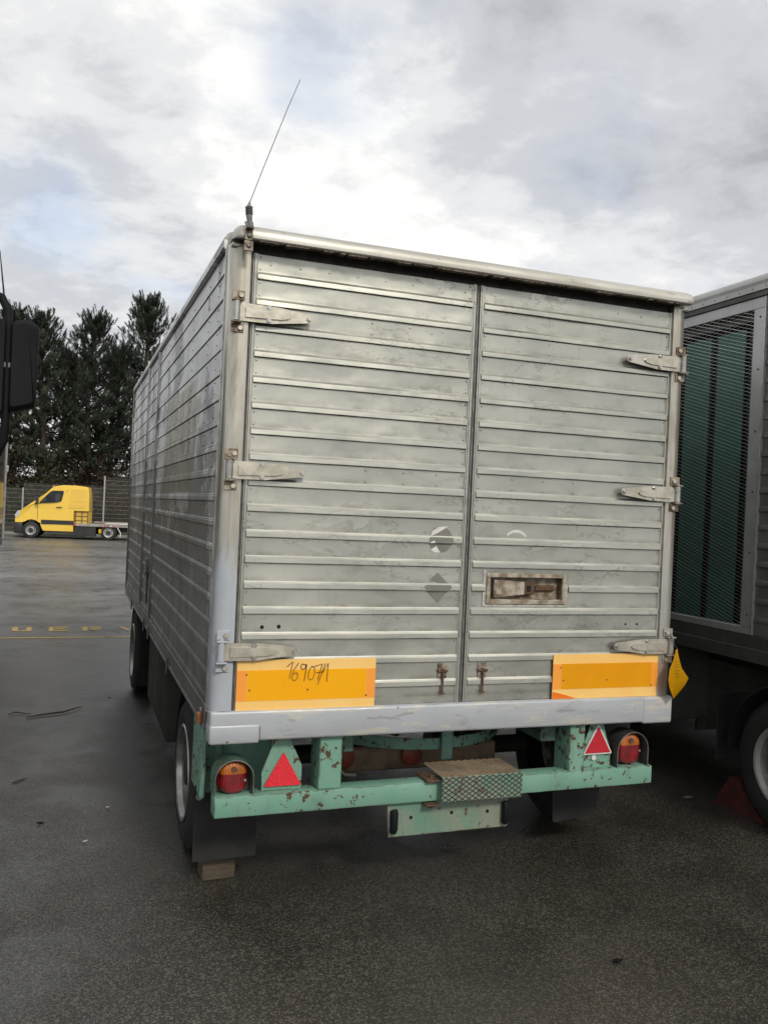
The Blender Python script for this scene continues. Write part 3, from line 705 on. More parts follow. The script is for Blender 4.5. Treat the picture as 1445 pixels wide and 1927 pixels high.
# rear top rail with overhanging lip
prof = [(.07, 3.086), (-.030, 3.086), (-.036, 3.070), (-.076, 3.066), (-.081, 3.071)] + [(-.032+.050*math.cos(R(a)), 3.084+.050*math.sin(R(a))) for a in (180, 165, 150, 135, 120, 105, 92)] + [(.07, 3.138)]
b = MB(); b.prism(prof, ALONGX, .085, W-.065, 1); rail = part('top_rail', b, 'rail_aluminium', tr)
b = MB()
x = .115
while x < W-.1:
    l_ = random.uniform(.02, .07); hh = random.uniform(.003, .010)
    b.box(x, min(x+l_, W-.09), -.074, -.040, 3.0662-hh, 3.0690, .001); x += l_+random.choice((.0, .0, .012, .03))
part('dirt_crust', b, 'dirt_edge', rail, stuff=True)
b = MB(); b.box(.0945, W-.0685, .040, .10, ZDT-.03, 3.0835); part('head_strip', b, 'seal_rubber', tr)
RAILP = prof
for left in (True, False):                       # rounded corner caps
    b = MB(); rings = []; r_ = .045; cy_, cz_ = .0, 3.075
    P_ = [(.098, 3.066) if u == .07 and v < 3.1 else (.098, v) if u == .07 else (u, v) for u, v in RAILP]
    xin = .0845; xout = .006 if left else .018
    for t in (xin, r_+xout, xout+r_*.62, xout+r_*.32, xout+r_*.12, xout+r_*.02, xout):
        k = max(0, 1-(t-xout)/r_); f = 1-.62*(1-math.sqrt(max(0, 1-k*k)))
        rings.append([b.bm.verts.new((t if left else W-t+.02*(t > .04), cy_+(u-cy_)*f if u < .09 else u, cz_+(v-cz_)*f)) for u, v in P_])
    n_ = len(P_)
    for a_ in range(len(rings)-1):
        for c_ in range(n_): b.bm.faces.new((rings[a_][c_], rings[a_][(c_+1) % n_], rings[a_+1][(c_+1) % n_], rings[a_+1][c_]))
    b.bm.faces.new(rings[0]); b.bm.faces.new(list(reversed(rings[-1])))
    part('corner_cap', b, 'rail_aluminium', tr, smooth=50)
    x0, x1 = (.002, .0845) if left else (W-.0645, W-.002)
    b = MB(); b.box(x0, x1, -.015, .088, ZT-.075, ZT-.049, .012, None, 2); part('cap_collar', b, 'post_aluminium', tr)
# bottom sill beam
b = MB(); b.box(0.0, 2.5, -.018, .085, ZB+.004, ZD-.002, .014, None, 3); sill = part('sill', b, 'sill_paint', tr)
for x0, x1, z0, z1 in ((-.002, .2275, ZB-.006, .884), (2.3145, 2.502, ZB-.002, .9425)):
    b = MB(); b.box(x0, x1, -.0225, .09, z0, z1, .012, None, 3); part('sill_end', b, 'sill_paint', sill)
b = MB(); b.box(.2277, .2300, -.0205, .06, ZB+.005, .872); part('sill_joint', b, 'rust', tr)

# hinges: strap, barrel, brackets, bolts
def hinge(left, zc):
    s = 1 if left else -1; X = (lambda u: u) if left else (lambda u: W-u)
    tip = .386
    ol = [(.045, zc-.040), (.075, zc-.042), (.20, zc-.041), (.372, zc-.019)] + [(.372+.019*math.cos(R(a)), zc+.019*math.sin(R(a))) for a in (-60, -30, 0, 30, 60)] + [(.372, zc+.019), (.23, zc+.036), (.075, zc+.039), (.045, zc+.036)]
    b = MB(); b.prism([(X(u), v) for u, v in ol], XZ(-.026), 0, .006)
    b.prism([(X(u), v) for u, v in [(.075, zc-.024), (.24, zc-.020), (.275, zc-.012), (.285, zc), (.275, zc+.012), (.24, zc+.018), (.075, zc+.020)]], XZ(-.0335), 0, .0078)
    st = part('hinge', b, 'hinge_metal', tr)
    b = MB(); b.cyl((X(.034), -.030, zc-.043), (X(.034), -.030, zc+.043), .0165, 16); b.box(min(X(.034), X(.05)), max(X(.034), X(.05)), -.030, -.0205, zc-.038, zc+.036)
    part('barrel', b, 'bright_metal' if zc > 1.5 else 'post_aluminium', st)
    for z0, z1, zf in ((zc+.052, zc+.094, zc+.046), (zc-.094, zc-.054, zc-.050)):
        b = MB(); xa, xb = sorted((X(.014), X(.072))); b.box(xa, xb, -.018, -.0105, z0, z1, .002)
        xa, xb = sorted((X(.012), X(.060))); b.box(xa, xb, -.048, -.0185, zf-.003, zf+.005, .002); b.cyl((X(.034), -.030, zf-.006), (X(.034), -.030, zf+.012), .011, 10)
        part('bracket', b, 'rusty_metal' if zc > 1.5 else 'post_aluminium', st)
        b = MB(); zb = (z0+z1)/2; b.cyl((X(.055), -.018, zb), (X(.055), -.028, zb), .0115, 6); part('bolt', b, 'hinge_metal', st)
    for u, v in ((.184, zc+.027), (.184, zc-.029), (.372, zc)):
        b = MB(); b.cyl((X(u), -.026, v), (X(u), -.029, v), .013, 14); b.cyl((X(u), -.029, v), (X(u), -.036, v), .0095, 6); part('bolt', b, 'bright_metal', st)
    b = MB(); xa, xb = sorted((X(.10), X(.36))); b.box(xa, xb, -.0200, DOOR_Y-.0005, zc-.016, zc+.016); part('packer', b, 'dull_metal', st)
for left in (True, False):
    for zc in ((2.752, 2.040, 1.217) if left else (2.750, 2.043, 1.219)): hinge(left, zc)

# side walls: planks in three bays, posts between
def side_plank(parent, y0, y1, z, h, out, mat, x):
    key = ('s', round(y1-y0, 4), round(h, 4), out, mat)
    if key not in PLK:
        b = MB(); b.prism(plank_profile(h, True, .0065), lambda u, v, t: (out*u, t*(y1-y0), v), 0, 1, 1); PLK[key] = b.mesh('plank', 25); PLK[key].materials.append(MATS[mat])
    o = link_mesh('plank', PLK[key], None, parent); o.location = Vector((x+out*random.uniform(-.0008, .0008), y0, z))
    return o
SZ0 = 2.9131+.04
bays = ((.1045, 3.155), (3.205, 4.085), (4.135, LEN-.05))
ws = sub_empty('side_wall', tr); ws.location = OFF[tr]
nz = 18
for y0, y1 in bays:
    for k in range(nz):
        z = SZ0-RP*k
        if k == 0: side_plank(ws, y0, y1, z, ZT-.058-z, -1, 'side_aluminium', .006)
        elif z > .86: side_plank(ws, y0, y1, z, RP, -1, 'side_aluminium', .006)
for ya, yb in ((3.156, 3.204), (4.086, 4.134), (LEN-.049, LEN)):
    b = MB(); b.box(-.008, .03, ya, yb, .862, ZT-.058, .003); part('wall_post', b, 'side_aluminium', ws)
    b = MB(); b.box(-.013, -.0085, (ya+yb)/2-.008, (ya+yb)/2+.008, .90, ZT-.07, .001); part('post_trim', b, 'bright_metal', ws)
b = MB()
for k in range(nz-1):
    z = SZ0-RP*k
    for yy in (.32, .62, 1.22, 1.85, 2.5, 3.0, 3.3, 3.98, 4.25, 5.1, 5.9):
        for zf in (.048, .1): b.dome((.005, yy, z-RP+zf if False else z+zf if z+zf < ZT-.07 else z+.045), (-1, 0, 0), .006, .004, 6)
part('rivets', b, 'side_aluminium', ws, stuff=True)
b = MB(); b.box(-.012, .05, .1045, LEN, .838, .8605, .004); part('bottom_rail', b, 'dull_metal', tr)
b = MB(); b.box(-.007, .045, .1045, LEN, .8610, .951, .003); part('skirt_rail', b, 'side_aluminium', tr)
prof = [(-.010, 3.058), (-.014, 3.085)] + [(.030+.044*math.cos(R(a)), 3.096+.044*math.sin(R(a))) for a in (180, 155, 130, 110, 92)] + [(.07, 3.14), (.07, 3.058)]
b = MB(); b.prism(prof, ALONGY, .101, LEN, 1); part('roof_rail', b, 'side_aluminium', tr)
b = MB(); b.box(-.018, -.0105, .101, LEN, 3.062, 3.072, .002); part('drip_edge', b, 'bright_metal', tr)
# other walls, roof, floor
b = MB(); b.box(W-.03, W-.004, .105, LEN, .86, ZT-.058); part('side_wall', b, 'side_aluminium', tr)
b = MB()
for k in range(nz):
    z = SZ0-RP*k; b.box(W-.004, W+.006, .105, LEN, z, z+.028, .002)
part('wall_ribs', b, 'side_aluminium', tr, stuff=True)
b = MB(); b.box(W-.07, W+.012, .101, LEN, 3.058, 3.140, .02, None, 2); part('roof_rail', b, 'side_aluminium', tr)
b = MB(); b.box(.0705, W-.0705, .0705, LEN, 3.105, 3.135); part('roof', b, 'roof_metal', tr)
b = MB(); b.box(.03, W-.03, LEN-.03, LEN+.02, .86, 3.104); part('front_wall', b, 'side_aluminium', tr)
b = MB(); b.box(.05, W-.05, .085, LEN-.05, .86, .90); part('floor', b, 'dark_under', tr)
# side marker lamp, small hooks along the bottom rail
b = MB(); b.box(-.030, -.0125, .16, .185, .850, .905, .006, None, 2); mk = part('side_marker', b, 'amber_lens', tr)
b = MB(); b.box(-.020, -.0075, .162, .183, .906, .925, .003); b.box(-.020, -.0125, .164, .181, .832, .849, .003); part('marker_base', b, 'bright_metal', mk)
for yy in (1.62, 3.02, 3.45, 4.9):
    b = MB(); b.box(-.024, -.0125, yy, yy+.03, .80, .90, .004); part('tarp_hook', b, 'dull_metal', tr)
b = MB(); b.box(-.016, -.0082, 3.42, 3.56, 1.23, 1.40, .004); b.box(-.026, -.0165, 3.45, 3.53, 1.27, 1.29, .003); part('side_door_lock', b, 'dull_metal', tr)
b = MB(); b.cyl((-.018, 3.30, 1.05), (-.018, 3.30, 1.30), .009, 8); part('side_door_bar', b, 'dull_metal', tr)

# ---- chassis, bumper, lamps
TILT = Matrix.Translation((1.23, 0, 0)) @ Matrix.Rotation(R(-.35), 4, 'Y') @ Matrix.Translation((-1.23, 0, 0))
b = MB(); b.box(.044, 2.420, .015, .115, .455, .552, .007, TILT, 2); part('bumper_bar', b, 'green_paint', tr)
for xa, xb in ((.528, .640), (1.893, 1.985)):
    b = MB(); b.box(xa, xb, .018, .062, .549, .852, .004); b.box(xa, xa+.016, .0625, .17, .50, .852, .003); part('bumper_upright', b, 'green_paint', tr)
# step of expanded metal clamped over the bumper
b = MB(); b.box(1.146, 1.588, -.036, -.031, .461, .585, .002); st = part('step', b, 'green_worn', tr)
part('step_top', MB().box(1.146, 1.588, -.0305, .22, .580, .585, .002), 'rusty_green', st)
b = MB()
nx_, nz_ = 12, 5; dx, dz = .442/nx_, .122/nz_
for i in range(nx_):
    for j in range(nz_):
        cx, cz = 1.146+(i+.5)*dx, .462+(j+.5)*dz
        for p, q in (((-.5, 0), (0, .5)), ((0, .5), (.5, 0)), ((.5, 0), (0, -.5)), ((0, -.5), (-.5, 0))):
            b.tube([(cx+p[0]*dx, -.0375, cz+p[1]*dz), (cx+q[0]*dx, -.0375, cz+q[1]*dz)], .0023, 4, False)
part('tread_pattern', b, 'dark_under', st, stuff=True)
b = MB(); nyy = 8; dy = .25/nyy
for i in range(nx_):
    for j in range(nyy):
        cx, cy = 1.146+(i+.5)*dx, -.03+(j+.5)*dy
        for p, q in (((-.5, 0), (0, .5)), ((0, .5), (.5, 0)), ((.5, 0), (0, -.5)), ((0, -.5), (-.5, 0))):
            b.tube([(cx+p[0]*dx, cy+p[1]*dy, .5862), (cx+q[0]*dx, cy+q[1]*dy, .5862)], .003, 4, False)
part('tread_pattern', b, 'brown_beam', st, stuff=True)
b = MB(); b.box(1.075, 1.145, -.012, .14, .556, .566, .002); b.cyl((1.115, .03, .5655), (1.115, .03, .582), .013, 6); part('clamp', b, 'rust', tr)
b = MB(); b.box(1.075, 1.145, -.012, .14, .436, .446, .002); b.cyl((1.115, .03, .42), (1.115, .03, .4365), .013, 6); part('clamp', b, 'rust', tr)
# number-plate panel
b = MB(); b.prism([(.905, .282), (1.552, .286), (1.562, .300), (1.556, .452), (.890, .452)], XZ(.045), 0, .006); pl = part('number_plate_panel', b, 'green_worn', tr)
for u in (.925, 1.535):
    b = MB(); b.tube([(u, .035, .315), (u, .026, .325), (u, .026, .405), (u, .035, .415)], .019, 10); part('plate_lamp', b, 'black_plastic', pl)
b = MB()
for u, v in ((1.02, .372), (1.24, .380), (1.44, .372)): b.cyl((u, .0455, v), (u, .043, v), .009, 10)
part('screw_holes', b, 'hole_black', pl, stuff=True)
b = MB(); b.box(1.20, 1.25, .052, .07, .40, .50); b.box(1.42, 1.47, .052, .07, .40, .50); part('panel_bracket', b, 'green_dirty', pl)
# reflector triangles on their plates
def rounded_poly(P, r, n=3):
    out = []
    for i in range(len(P)):
        p = Vector(P[i]); a = (Vector(P[i-1])-p).normalized(); c = (Vector(P[(i+1) % len(P)])-p).normalized()
        p0, p1 = p+a*r, p+c*r
        for k in range(n+1):
            t = k/n; out.append(tuple((p0*(1-t)**2+p*2*t*(1-t)+p1*t*t)[:]))
    return out
def triangle(cx, zb, w, h, plate, border, mat):
    b = MB(); b.prism(plate, XZ(.060), 0, .005); p = part('triangle_plate', b, 'green_paint', tr)
    y = .058
    if border:
        b = MB(); b.prism(rounded_poly([(cx-w/2, zb), (cx+w/2, zb), (cx, zb+h)], .014), XZ(.048), 0, .010); b.cyl((cx-.02, .050, zb-.018), (cx-.02, .058, zb-.018), .014, 10); part('white_border', b, 'white_paint', p)
        b = MB(); b.prism(rounded_poly([(cx-w/2+.014, zb+.008), (cx+w/2-.014, zb+.008), (cx, zb+h-.018)], .006), XZ(.0455), 0, .0023)
    else: b = MB(); b.prism(rounded_poly([(cx-w/2, zb), (cx+w/2, zb), (cx, zb+h)], .006), XZ(.048), 0, .010)
    part('reflector_triangle', b, mat, p)
triangle(.363, .570, .180, .158, [(.264, .548), (.457, .548), (.455, .66), (.388, .800), (.326, .800), (.262, .638)], False, 'red_reflector')
triangle(2.086, .628, .186, .166, [(1.990, .548), (2.176, .548), (2.176, .640), (2.118, .80), (2.05, .80), (1.988, .640)], True, 'red_reflector_deep')
# tail lamps in arched hoods
def lamp(cx, zc, r, hood_mat, rim_mat):
    z0 = .552; b = MB(); n = 14
    def arch(rr): return [(cx-rr, z0)]+[(cx+rr*math.cos(R(a)), zc+rr*math.sin(R(a))) for a in np.linspace(180, 0, n)]+[(cx+rr, z0)]
    o, i_ = arch(r+.019), arch(r+.014)
    y0, y1 = .018, .135
    for k in range(len(o)-1):
        for A, B in ((o, o), (i_, i_)): b.bm.faces.new([b.bm.verts.new(v) for v in ((A[k][0], y0, A[k][1]), (A[k+1][0], y0, A[k+1][1]), (A[k+1][0], y1, A[k+1][1]), (A[k][0], y1, A[k][1]))])
    hood = part('tail_lamp', b, hood_mat, tr)
    b = MB(); b.tube([(u, y0, v) for u, v in arch(r+.0165)], .0030, 6); part('hood_rim', b, rim_mat, hood)
    b = MB(); b.prism(arch(r+.014), XZ(.087), 0, .008); part('back_plate', b, 'dark_under', hood)
    # lens: rounded, amber above red
    def lens(za, zb2, m, nm):
        b = MB(); N = 12; rows = []
        for a in range(N+1):
            z = za+(zb2-za)*a/N; hw = r*max(.05, 1-(abs(z-zc)/(r*1.07))**4.2)**.5; row = []
            for c in range(13):
                u = -1+2*c/12; d = .046*(1-abs(u)**6)*(.55+.45*math.sqrt(max(0, 1-(abs(z-zc)/(r*1.07))**4)))
                row.append(b.bm.verts.new((cx+u*hw, 0.085-d, z)))
            rows.append(row)
        for a in range(N):
            for c in range(12): b.bm.faces.new((rows[a][c], rows[a][c+1], rows[a+1][c+1], rows[a+1][c]))
        part(nm, b, m, hood, smooth=60)
    lens(zc-r*1.05, zc+r*.26, 'red_lens', 'red_lens'); lens(zc+r*.262, zc+r*1.0, 'amber_lens', 'amber_lens')
    b = MB(); b.cyl((cx+r*.74, .050, zc-.012), (cx+r*.74, .040, zc-.012), .006, 8); part('lens_screw', b, 'bright_metal', hood)
    b = MB(); b.cyl((cx, .036, zc+r*.60), (cx, .0305, zc+r*.60), .013, 12); part('bulb', b, 'rust', hood)
lamp(.130, .622, .072, 'green_dirty', 'dull_metal'); lamp(2.290, .648, .080, 'dark_under', 'dull_metal')
# green mudguard frame, legs and long members behind the bumper
b = MB(); b.box(.005, .030, .22, .52, .475, .852, .006); b.box(.0305, .36, .30, .315, .475, .852, .004); part('mudguard_bracket', b, 'green_paint', tr)
b = MB(); b.box(.072, .110, .24, .262, .52, .852, .004); b.cyl((.09, .238, .535), (.09, .215, .535), .016, 6); part('stay', b, 'green_dirty', tr)
b = MB(); b.box(2.20, 2.47, .30, .315, .475, .852, .004); part('mudguard_bracket', b, 'dark_under', tr)
for xa in (.64, 1.78):
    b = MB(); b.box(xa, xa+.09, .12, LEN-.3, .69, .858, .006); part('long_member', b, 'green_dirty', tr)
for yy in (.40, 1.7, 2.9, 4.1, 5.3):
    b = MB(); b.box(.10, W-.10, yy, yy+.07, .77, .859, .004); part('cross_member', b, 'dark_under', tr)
# curved drawbar ring with its post
b = MB(); b.lathe([(.60, .60), (.605, .600), (.605, .662), (.60, .662), (.60, .60)], (1.30, 1.00, 0), (0, 0, 1), 48); part('turntable_ring', b, 'green_paint', tr)
b = MB(); b.box(1.315, 1.385, .372, .386, .545, .80, .003); part('ring_post', b, 'green_paint', tr)
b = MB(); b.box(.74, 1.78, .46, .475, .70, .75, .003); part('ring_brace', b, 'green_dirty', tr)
b = MB(); b.box(.735, 1.775, .62, .70, .43, .565, .01); part('axle_beam', b, 'brown_beam', tr)
for u in (.84, 1.24):
    b = MB(); b.lathe([(.062, 0), (.06, -.02), (.04, -.035), (.001, -.04)], (u, .618, .515), (0, 1, 0), 20); part('hub_cap', b, 'red_cap', tr)
b = MB(); b.tube([(.95, .52, .80), (.98, .50, .70), (1.10, .50, .66), (1.22, .52, .72), (1.26, .56, .80)], .010, 8); part('air_hose', b, 'black_rubber', tr)
b = MB(); b.tube([(1.45, .50, .80), (1.50, .50, .62), (1.60, .52, .58), (1.74, .55, .66)], .009, 8); part('air_hose', b, 'black_rubber', tr)
b = MB(); b.cyl((1.42, .80, .52), (1.76, .80, .52), .085, 18); part('air_tank', b, 'dull_metal', tr)
b = MB(); b.tube([(.655, .20, .85), (.66, .17, .70), (.665, .16, .60), (.70, .15, .57), (.76, .16, .562)], .009, 8); part('brake_hose', b, 'dark_under', tr)
b = MB(); b.tube([(.71, .40, .66), (.71, .40, .40), (.715, .40, .30), (.735, .39, .245)], .005, 6); b.dome((.737, .388, .245), (0, -1, 0), .018, .014, 8); part('hanging_cable', b, 'dark_under', tr)
b = MB(); b.tube([(.30, 1.05, .42), (2.2, 1.05, .42)], .055, 14); part('axle', b, 'dark_under', tr)
b = MB(); b.tube([(.30, 4.95, .42), (2.2, 4.95, .42)], .055, 14); part('axle', b, 'dark_under', tr)
# mud flaps
b = MB(); b.prism([(0.0, .505), (.305, .505), (.313, .146), (.303, .136), (.004, .130), (0, .14)], XZ(.335), 0, .008); part('mud_flap', b, 'flap_rubber', tr)
b = MB(); b.cyl((.022, .334, .452), (.022, .325, .452), .019, 14); part('flap_bolt', b, 'dull_metal', tr)
b = MB(); b.prism([(1.985, .50), (2.30, .50), (2.29, .19), (2.02, .166), (2.005, .175)], XZ(.335), 0, .008); part('mud_flap', b, 'flap_rubber', tr)
# wheels and front mudguards
for yy in (.90, 4.92):
    wheel(tr, (.012, yy, .402), -1); wheel(tr, (W-.012, yy, .402), 1)
def guard(cx, yy, a0, a1):
    b = MB(); b.lathe([(.455, 0), (.462, 0), (.462, .26), (.455, .26), (.455, 0)], (cx, yy, .402), (1, 0, 0), 20, R(a0), R(a1)); return b
for yy, flapy in ((.90, 1.47), (4.92, 4.30)):
    b = MB()
    P = [(yy+.47*math.cos(R(a)), .402+.47*math.sin(R(a))) for a in range(5, 176, 10)]; Q = [(yy+.462*math.cos(R(a)), .402+.462*math.sin(R(a))) for a in range(175, 4, -10)]
    b.prism([p for p in P if p[1] < 2]+Q, lambda u, v, t: (t, u, min(v, .834)), .02, .28); part('mudguard', b, 'flap_rubber', tr)
b = MB(); b.box(.03, .30, 1.385, 1.395, .30, .46, .003); part('mud_flap', b, 'flap_rubber', tr)
b = MB(); b.box(.03, .31, 4.33, 4.345, .16, .60, .003); part('mud_flap', b, 'flap_rubber', tr)
b = MB(); b.box(.05, .50, 2.15, 3.60, .22, .80, .03, None, 2); part('storage_box', b, 'dark_under', tr, label='dark storage box slung between the axles')
b = MB(); b.cyl((1.25, 5.9, .62), (1.25, 7.6, .55), .05, 10); part('drawbar', b, 'green_dirty', tr)
# antenna on the left corner
b = MB(); b.box(.074, .108, -.091, -.0825, 3.055, 3.100, .003); b.box(.074, .108, -.121, -.0830, 3.1005, 3.106, .002); b.box(.071, .111, -.091, -.0830, 3.008, 3.0535, .002); ant = part('antenna_bracket', b, 'rusty_metal', tr)
b = MB(); b.cyl((.091, -.105, 3.107), (.088, -.105, 3.128), .016, 10); b.dome((.091, -.091, 3.075), (0, -1, 0), .013, .012, 8); b.dome((.091, -.091, 3.03), (0, -1, 0), .012, .008, 8); b.tube([(.07, -.107, 3.128), (.075, -.111, 3.115), (.083, -.113, 3.108)], .006, 6); part('base_nut', b, 'dull_metal', ant)
b = MB(); b.tube([(.088, -.105, 3.126), (.084, -.105, 3.16)], [.011, .014], 12)
for k in range(5): b.lathe([(.0135, -.004), (.0175, 0), (.0135, .004)], (.0842-.0006*k, -.105, 3.164+.0075*k), (-.08, 0, 1), 14)
b.tube([(.083, -.105, 3.15), (.081, -.105, 3.197), (.081, -.105, 3.199), (.085, -.105, 3.222)], [.012, .0135, .009, .003], 12); part('antenna_spring', b, 'dull_metal', ant)
b = MB(); b.tube([(.084, -.105, 3.215), (.130, -.105, 3.355), (.188, -.105, 3.525), (.236, -.105, 3.665), (.286, -.105, 3.80)], [.0022, .0021, .002, .0018, .0016], 6); part('mast', b, 'dull_metal', ant)

for q_ in [ant]+list(ant.children): 
    for v_ in q_.data.vertices: v_.co.x -= .026

# yellow tag tied to the lower right hinge, wooden block behind the wheel
b = MB(); rows = []
L_ = [(0.000, 2.474, 2.482), (.05, 2.450, 2.494), (.105, 2.418, 2.514), (.158, 2.412, 2.562), (.20, 2.424, 2.540), (.262, 2.462, 2.486), (.270, 2.466, 2.474)]
for d, a, c in L_:
    row = [b.bm.verts.new((a+(c-a)*k/6, -.066-.016*math.sin(math.pi*d/.268)+.004*(k-3)*math.sin(2.4*d/.268), 1.208-d)) for k in range(7)]; rows.append(row)
for i in range(len(rows)-1):
    for k in range(6): b.bm.faces.new((rows[i][k], rows[i][k+1], rows[i+1][k+1], rows[i+1][k]))
bmesh.ops.solidify(b.bm, geom=b.bm.faces[:], thickness=.0012)
tg = thing('hanging_tag', (2.49, -.06, .94), 'yellow card tag hanging from the lower right door hinge', 'tag')
part('card', b, 'tag_yellow', tg, smooth=80)
b = MB(); b.tube([(2.445, -.050, 1.290), (2.455, -.052, 1.262), (2.475, -.058, 1.225), (2.489, -.064, 1.203)], .0022, 5); part('wire_tie', b, 'wire_black', tg)
b = MB()
for i in range(6):
    z = 1.150-.017*i; x0 = 2.452+.002*i; b.tube([(x0, -.0885, z), (x0+.012, -.0885, z-.004), (x0+.027, -.0880, z-.001)], .0009, 4)
part('pencil_writing', b, 'marker_ink', tg)
b = MB(); b.box(-.083, .083, -.055, .055, 0, .105, .006, Matrix.Rotation(R(4), 4, 'Z')); wb = part('wooden_block', b, 'old_wood')
wb.location = (.143, .462, .0); tag(wb, 'short wooden block on the asphalt below the left mud flap', 'wood block')

# ------------------------------------------------------------------ neighbouring trailer on the right
NX = 3.5
nb = thing('ventilated_trailer', (NX+1.25, 3.0, 0), 'dark ribbed trailer at right with wire mesh over green slats', 'trailer')
NZB, NZT, NY0, NY1 = 1.02, 3.517, -.75, 6.4
OY0, OY1, OZ0, OZ1 = .592, 3.4, 1.240, 3.296      # mesh opening
for y0, y1 in ((NY0+.02, .486), (3.52, NY1-.02)):
    k = 0; z = 3.402-RP-.006
    while z > 1.19:
        o = side_plank(nb, y0, y1, z, RP, -1, 'neighbour_wall', NX+.01); o.location += OFF[nb]; z -= RP
    o = part('wall_base', MB().box(NX+.004, NX+.03, y0, y1, 1.195, z+RP-.001), 'neighbour_wall', nb)
FR = (('frame_rail', .487, 3.519, OZ1, 3.368), ('frame_rail', .487, 3.519, 1.192, OZ0))
for nme, a, c, z0, z1 in FR: part(nme, MB().box(NX-.006, NX+.05, a, c, z0, z1, .003), 'neighbour_frame', nb)
for a, c in ((.487, OY0), (OY1, 3.519)): part('frame_stile', MB().box(NX-.0075, NX+.05, a, c, OZ0+.0006, OZ1-.0006, .003), 'neighbour_frame', nb)
part('frame_trim', MB().box(NX-.014, NX-.008, .484, .491, 1.195, 3.365, .001), 'bright_metal', nb)
b = MB()
for z in (1.32, 1.72, 2.11, 2.50, 2.90, 3.24): b.dome((NX-.008, .535, z), (-1, 0, 0), .008, .005)
part('frame_bolts', b, 'rust', nb, stuff=True)
# expanded-metal mesh: rows of zigzag wire
def diagonals(sign, r, x, mat):
    V, F = [], []; slope, pitch = .31*sign, .0242; Wd, Hd = OY1-OY0, OZ1-OZ0
    c = -Wd*.31-.01 if sign > 0 else 0.0
    while c < (Hd if sign > 0 else Hd+Wd*.31):
        pts = []
        a0, a1 = 0.0, Wd                              # clip z = c + slope*y to the opening
        ya, yb = sorted(((0-c)/slope, (Hd-c)/slope)); a0, a1 = max(a0, ya), min(a1, yb)
        if a1-a0 > .02:
            nseg = max(1, int((a1-a0)/.25)); 
            for k_ in range(nseg+1):
                y = a0+(a1-a0)*k_/nseg; z = c+slope*y; n = len(V)
                for q in ((-r, -r), (-r, r), (r, 0)): V.append((x+q[0], OY0+y, OZ0+z+q[1]+random.uniform(-.0007, .0007)))
                if k_:
                    for m in range(3): F.append((n-3+m, n-3+(m+1) % 3, n+(m+1) % 3, n+m))
        c += pitch
    me = bpy.data.meshes.new('wire_mesh'); me.from_pydata(V, [], F); o = link_mesh('wire_mesh', me, mat, nb); o['kind'] = 'stuff'
diagonals(1, .0013, NX+.002, 'mesh_wire'); diagonals(-1, .0008, NX+.006, 'dull_metal')
# green slats behind the mesh, dark inside
y = .42; 
for y0, y1 in ((.40, .678), (.737, .999), (1.066, 1.33), (1.40, 1.66), (1.73, 2.0), (2.07, 2.33), (2.4, 2.66), (2.73, 3.0), (3.07, 3.33)):
    part('green_slat', MB().box(NX+.062, NX+.07, y0, y1, 1.20, 3.20, .002), 'curtain_green', nb)
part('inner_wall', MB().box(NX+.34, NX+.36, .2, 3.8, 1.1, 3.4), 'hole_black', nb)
part('slat_rail', MB().box(NX+.056, NX+.085, .2, 3.8, 3.24, 3.29), 'neighbour_dark', nb)
b = MB(); b.prism([(NX-.004, 3.369), (NX-.018, 3.372), (NX-.018, 3.402), (NX-.004, 3.404), (NX+.06, 3.404), (NX+.06, 3.369)], ALONGY, NY0, NY1); part('gutter', b, 'neighbour_dark', nb)
b = MB(); b.prism([(NX-.010, 3.4045), (NX-.024, 3.408), (NX-.024, 3.446), (NX-.010, 3.4495), (NX+.06, 3.4495), (NX+.06, 3.4045)], ALONGY, NY0, NY1); gr_ = part('gutter', b, 'neighbour_frame', nb)
b = MB()
for i in range(60): b.dome((NX-.024, NY0+.05+i*.118, 3.427), (-1, 0, 0), .006, .004, 6)
part('gutter_rivets', b, 'dull_metal', gr_, stuff=True)
b = MB(); b.prism([(NX-.016, 3.450), (NX-.022, 3.47)]+[(NX+.030+.052*math.cos(R(a)), 3.470+.052*math.sin(R(a))) for a in (180, 155, 130, 110, 92)]+[(NX+.10, 3.522), (NX+.10, 3.450)], ALONGY, NY0, NY1); part('roof_rail', b, 'neighbour_frame', nb)
part('roof', MB().box(NX+.1005, NX+2.5, NY0, NY1, 3.49, 3.518), 'neighbour_frame', nb)
part('bottom_rail', MB().box(NX-.012, NX+.06, NY0, NY1, NZB, 1.110, .004), 'neighbour_dark', nb)
part('bottom_rail', MB().box(NX-.004, NX+.06, NY0, NY1, 1.1105, 1.1915, .003), 'neighbour_dark', nb)
part('rear_wall', MB().box(NX+.031, NX+2.5, NY0, NY0+.05, NZB, 3.489, .004), 'neighbour_wall', nb)
part('front_wall', MB().box(NX+.031, NX+2.5, NY1-.05, NY1, NZB, 3.489, .004), 'neighbour_wall', nb)
part('side_wall', MB().box(NX+2.47, NX+2.5, NY0+.0505, NY1-.0505, NZB, 3.489), 'neighbour_wall', nb)
part('floor', MB().box(NX+.061, NX+2.469, NY0+.06, NY1-.06, 1.04, 1.10), 'dark_under', nb)
for xa in (NX+.62, NX+1.78): part('long_member', MB().box(xa, xa+.1, NY0+.1, NY1, .84, 1.039), 'dark_under', nb)
for yy in (.196, 4.9):
    wheel(nb, (NX+.03, yy, .42), -1, .42, .26, .25, 'dull_metal', 10, 'wheel_white'); wheel(nb, (NX+2.44, yy, .42), 1, .42, .26, .25, 'rim_paint', 10)
    part('axle', MB().tube([(NX+.3, yy, .42), (NX+2.2, yy, .42)], .06, 12), 'dark_under', nb)
b = MB()
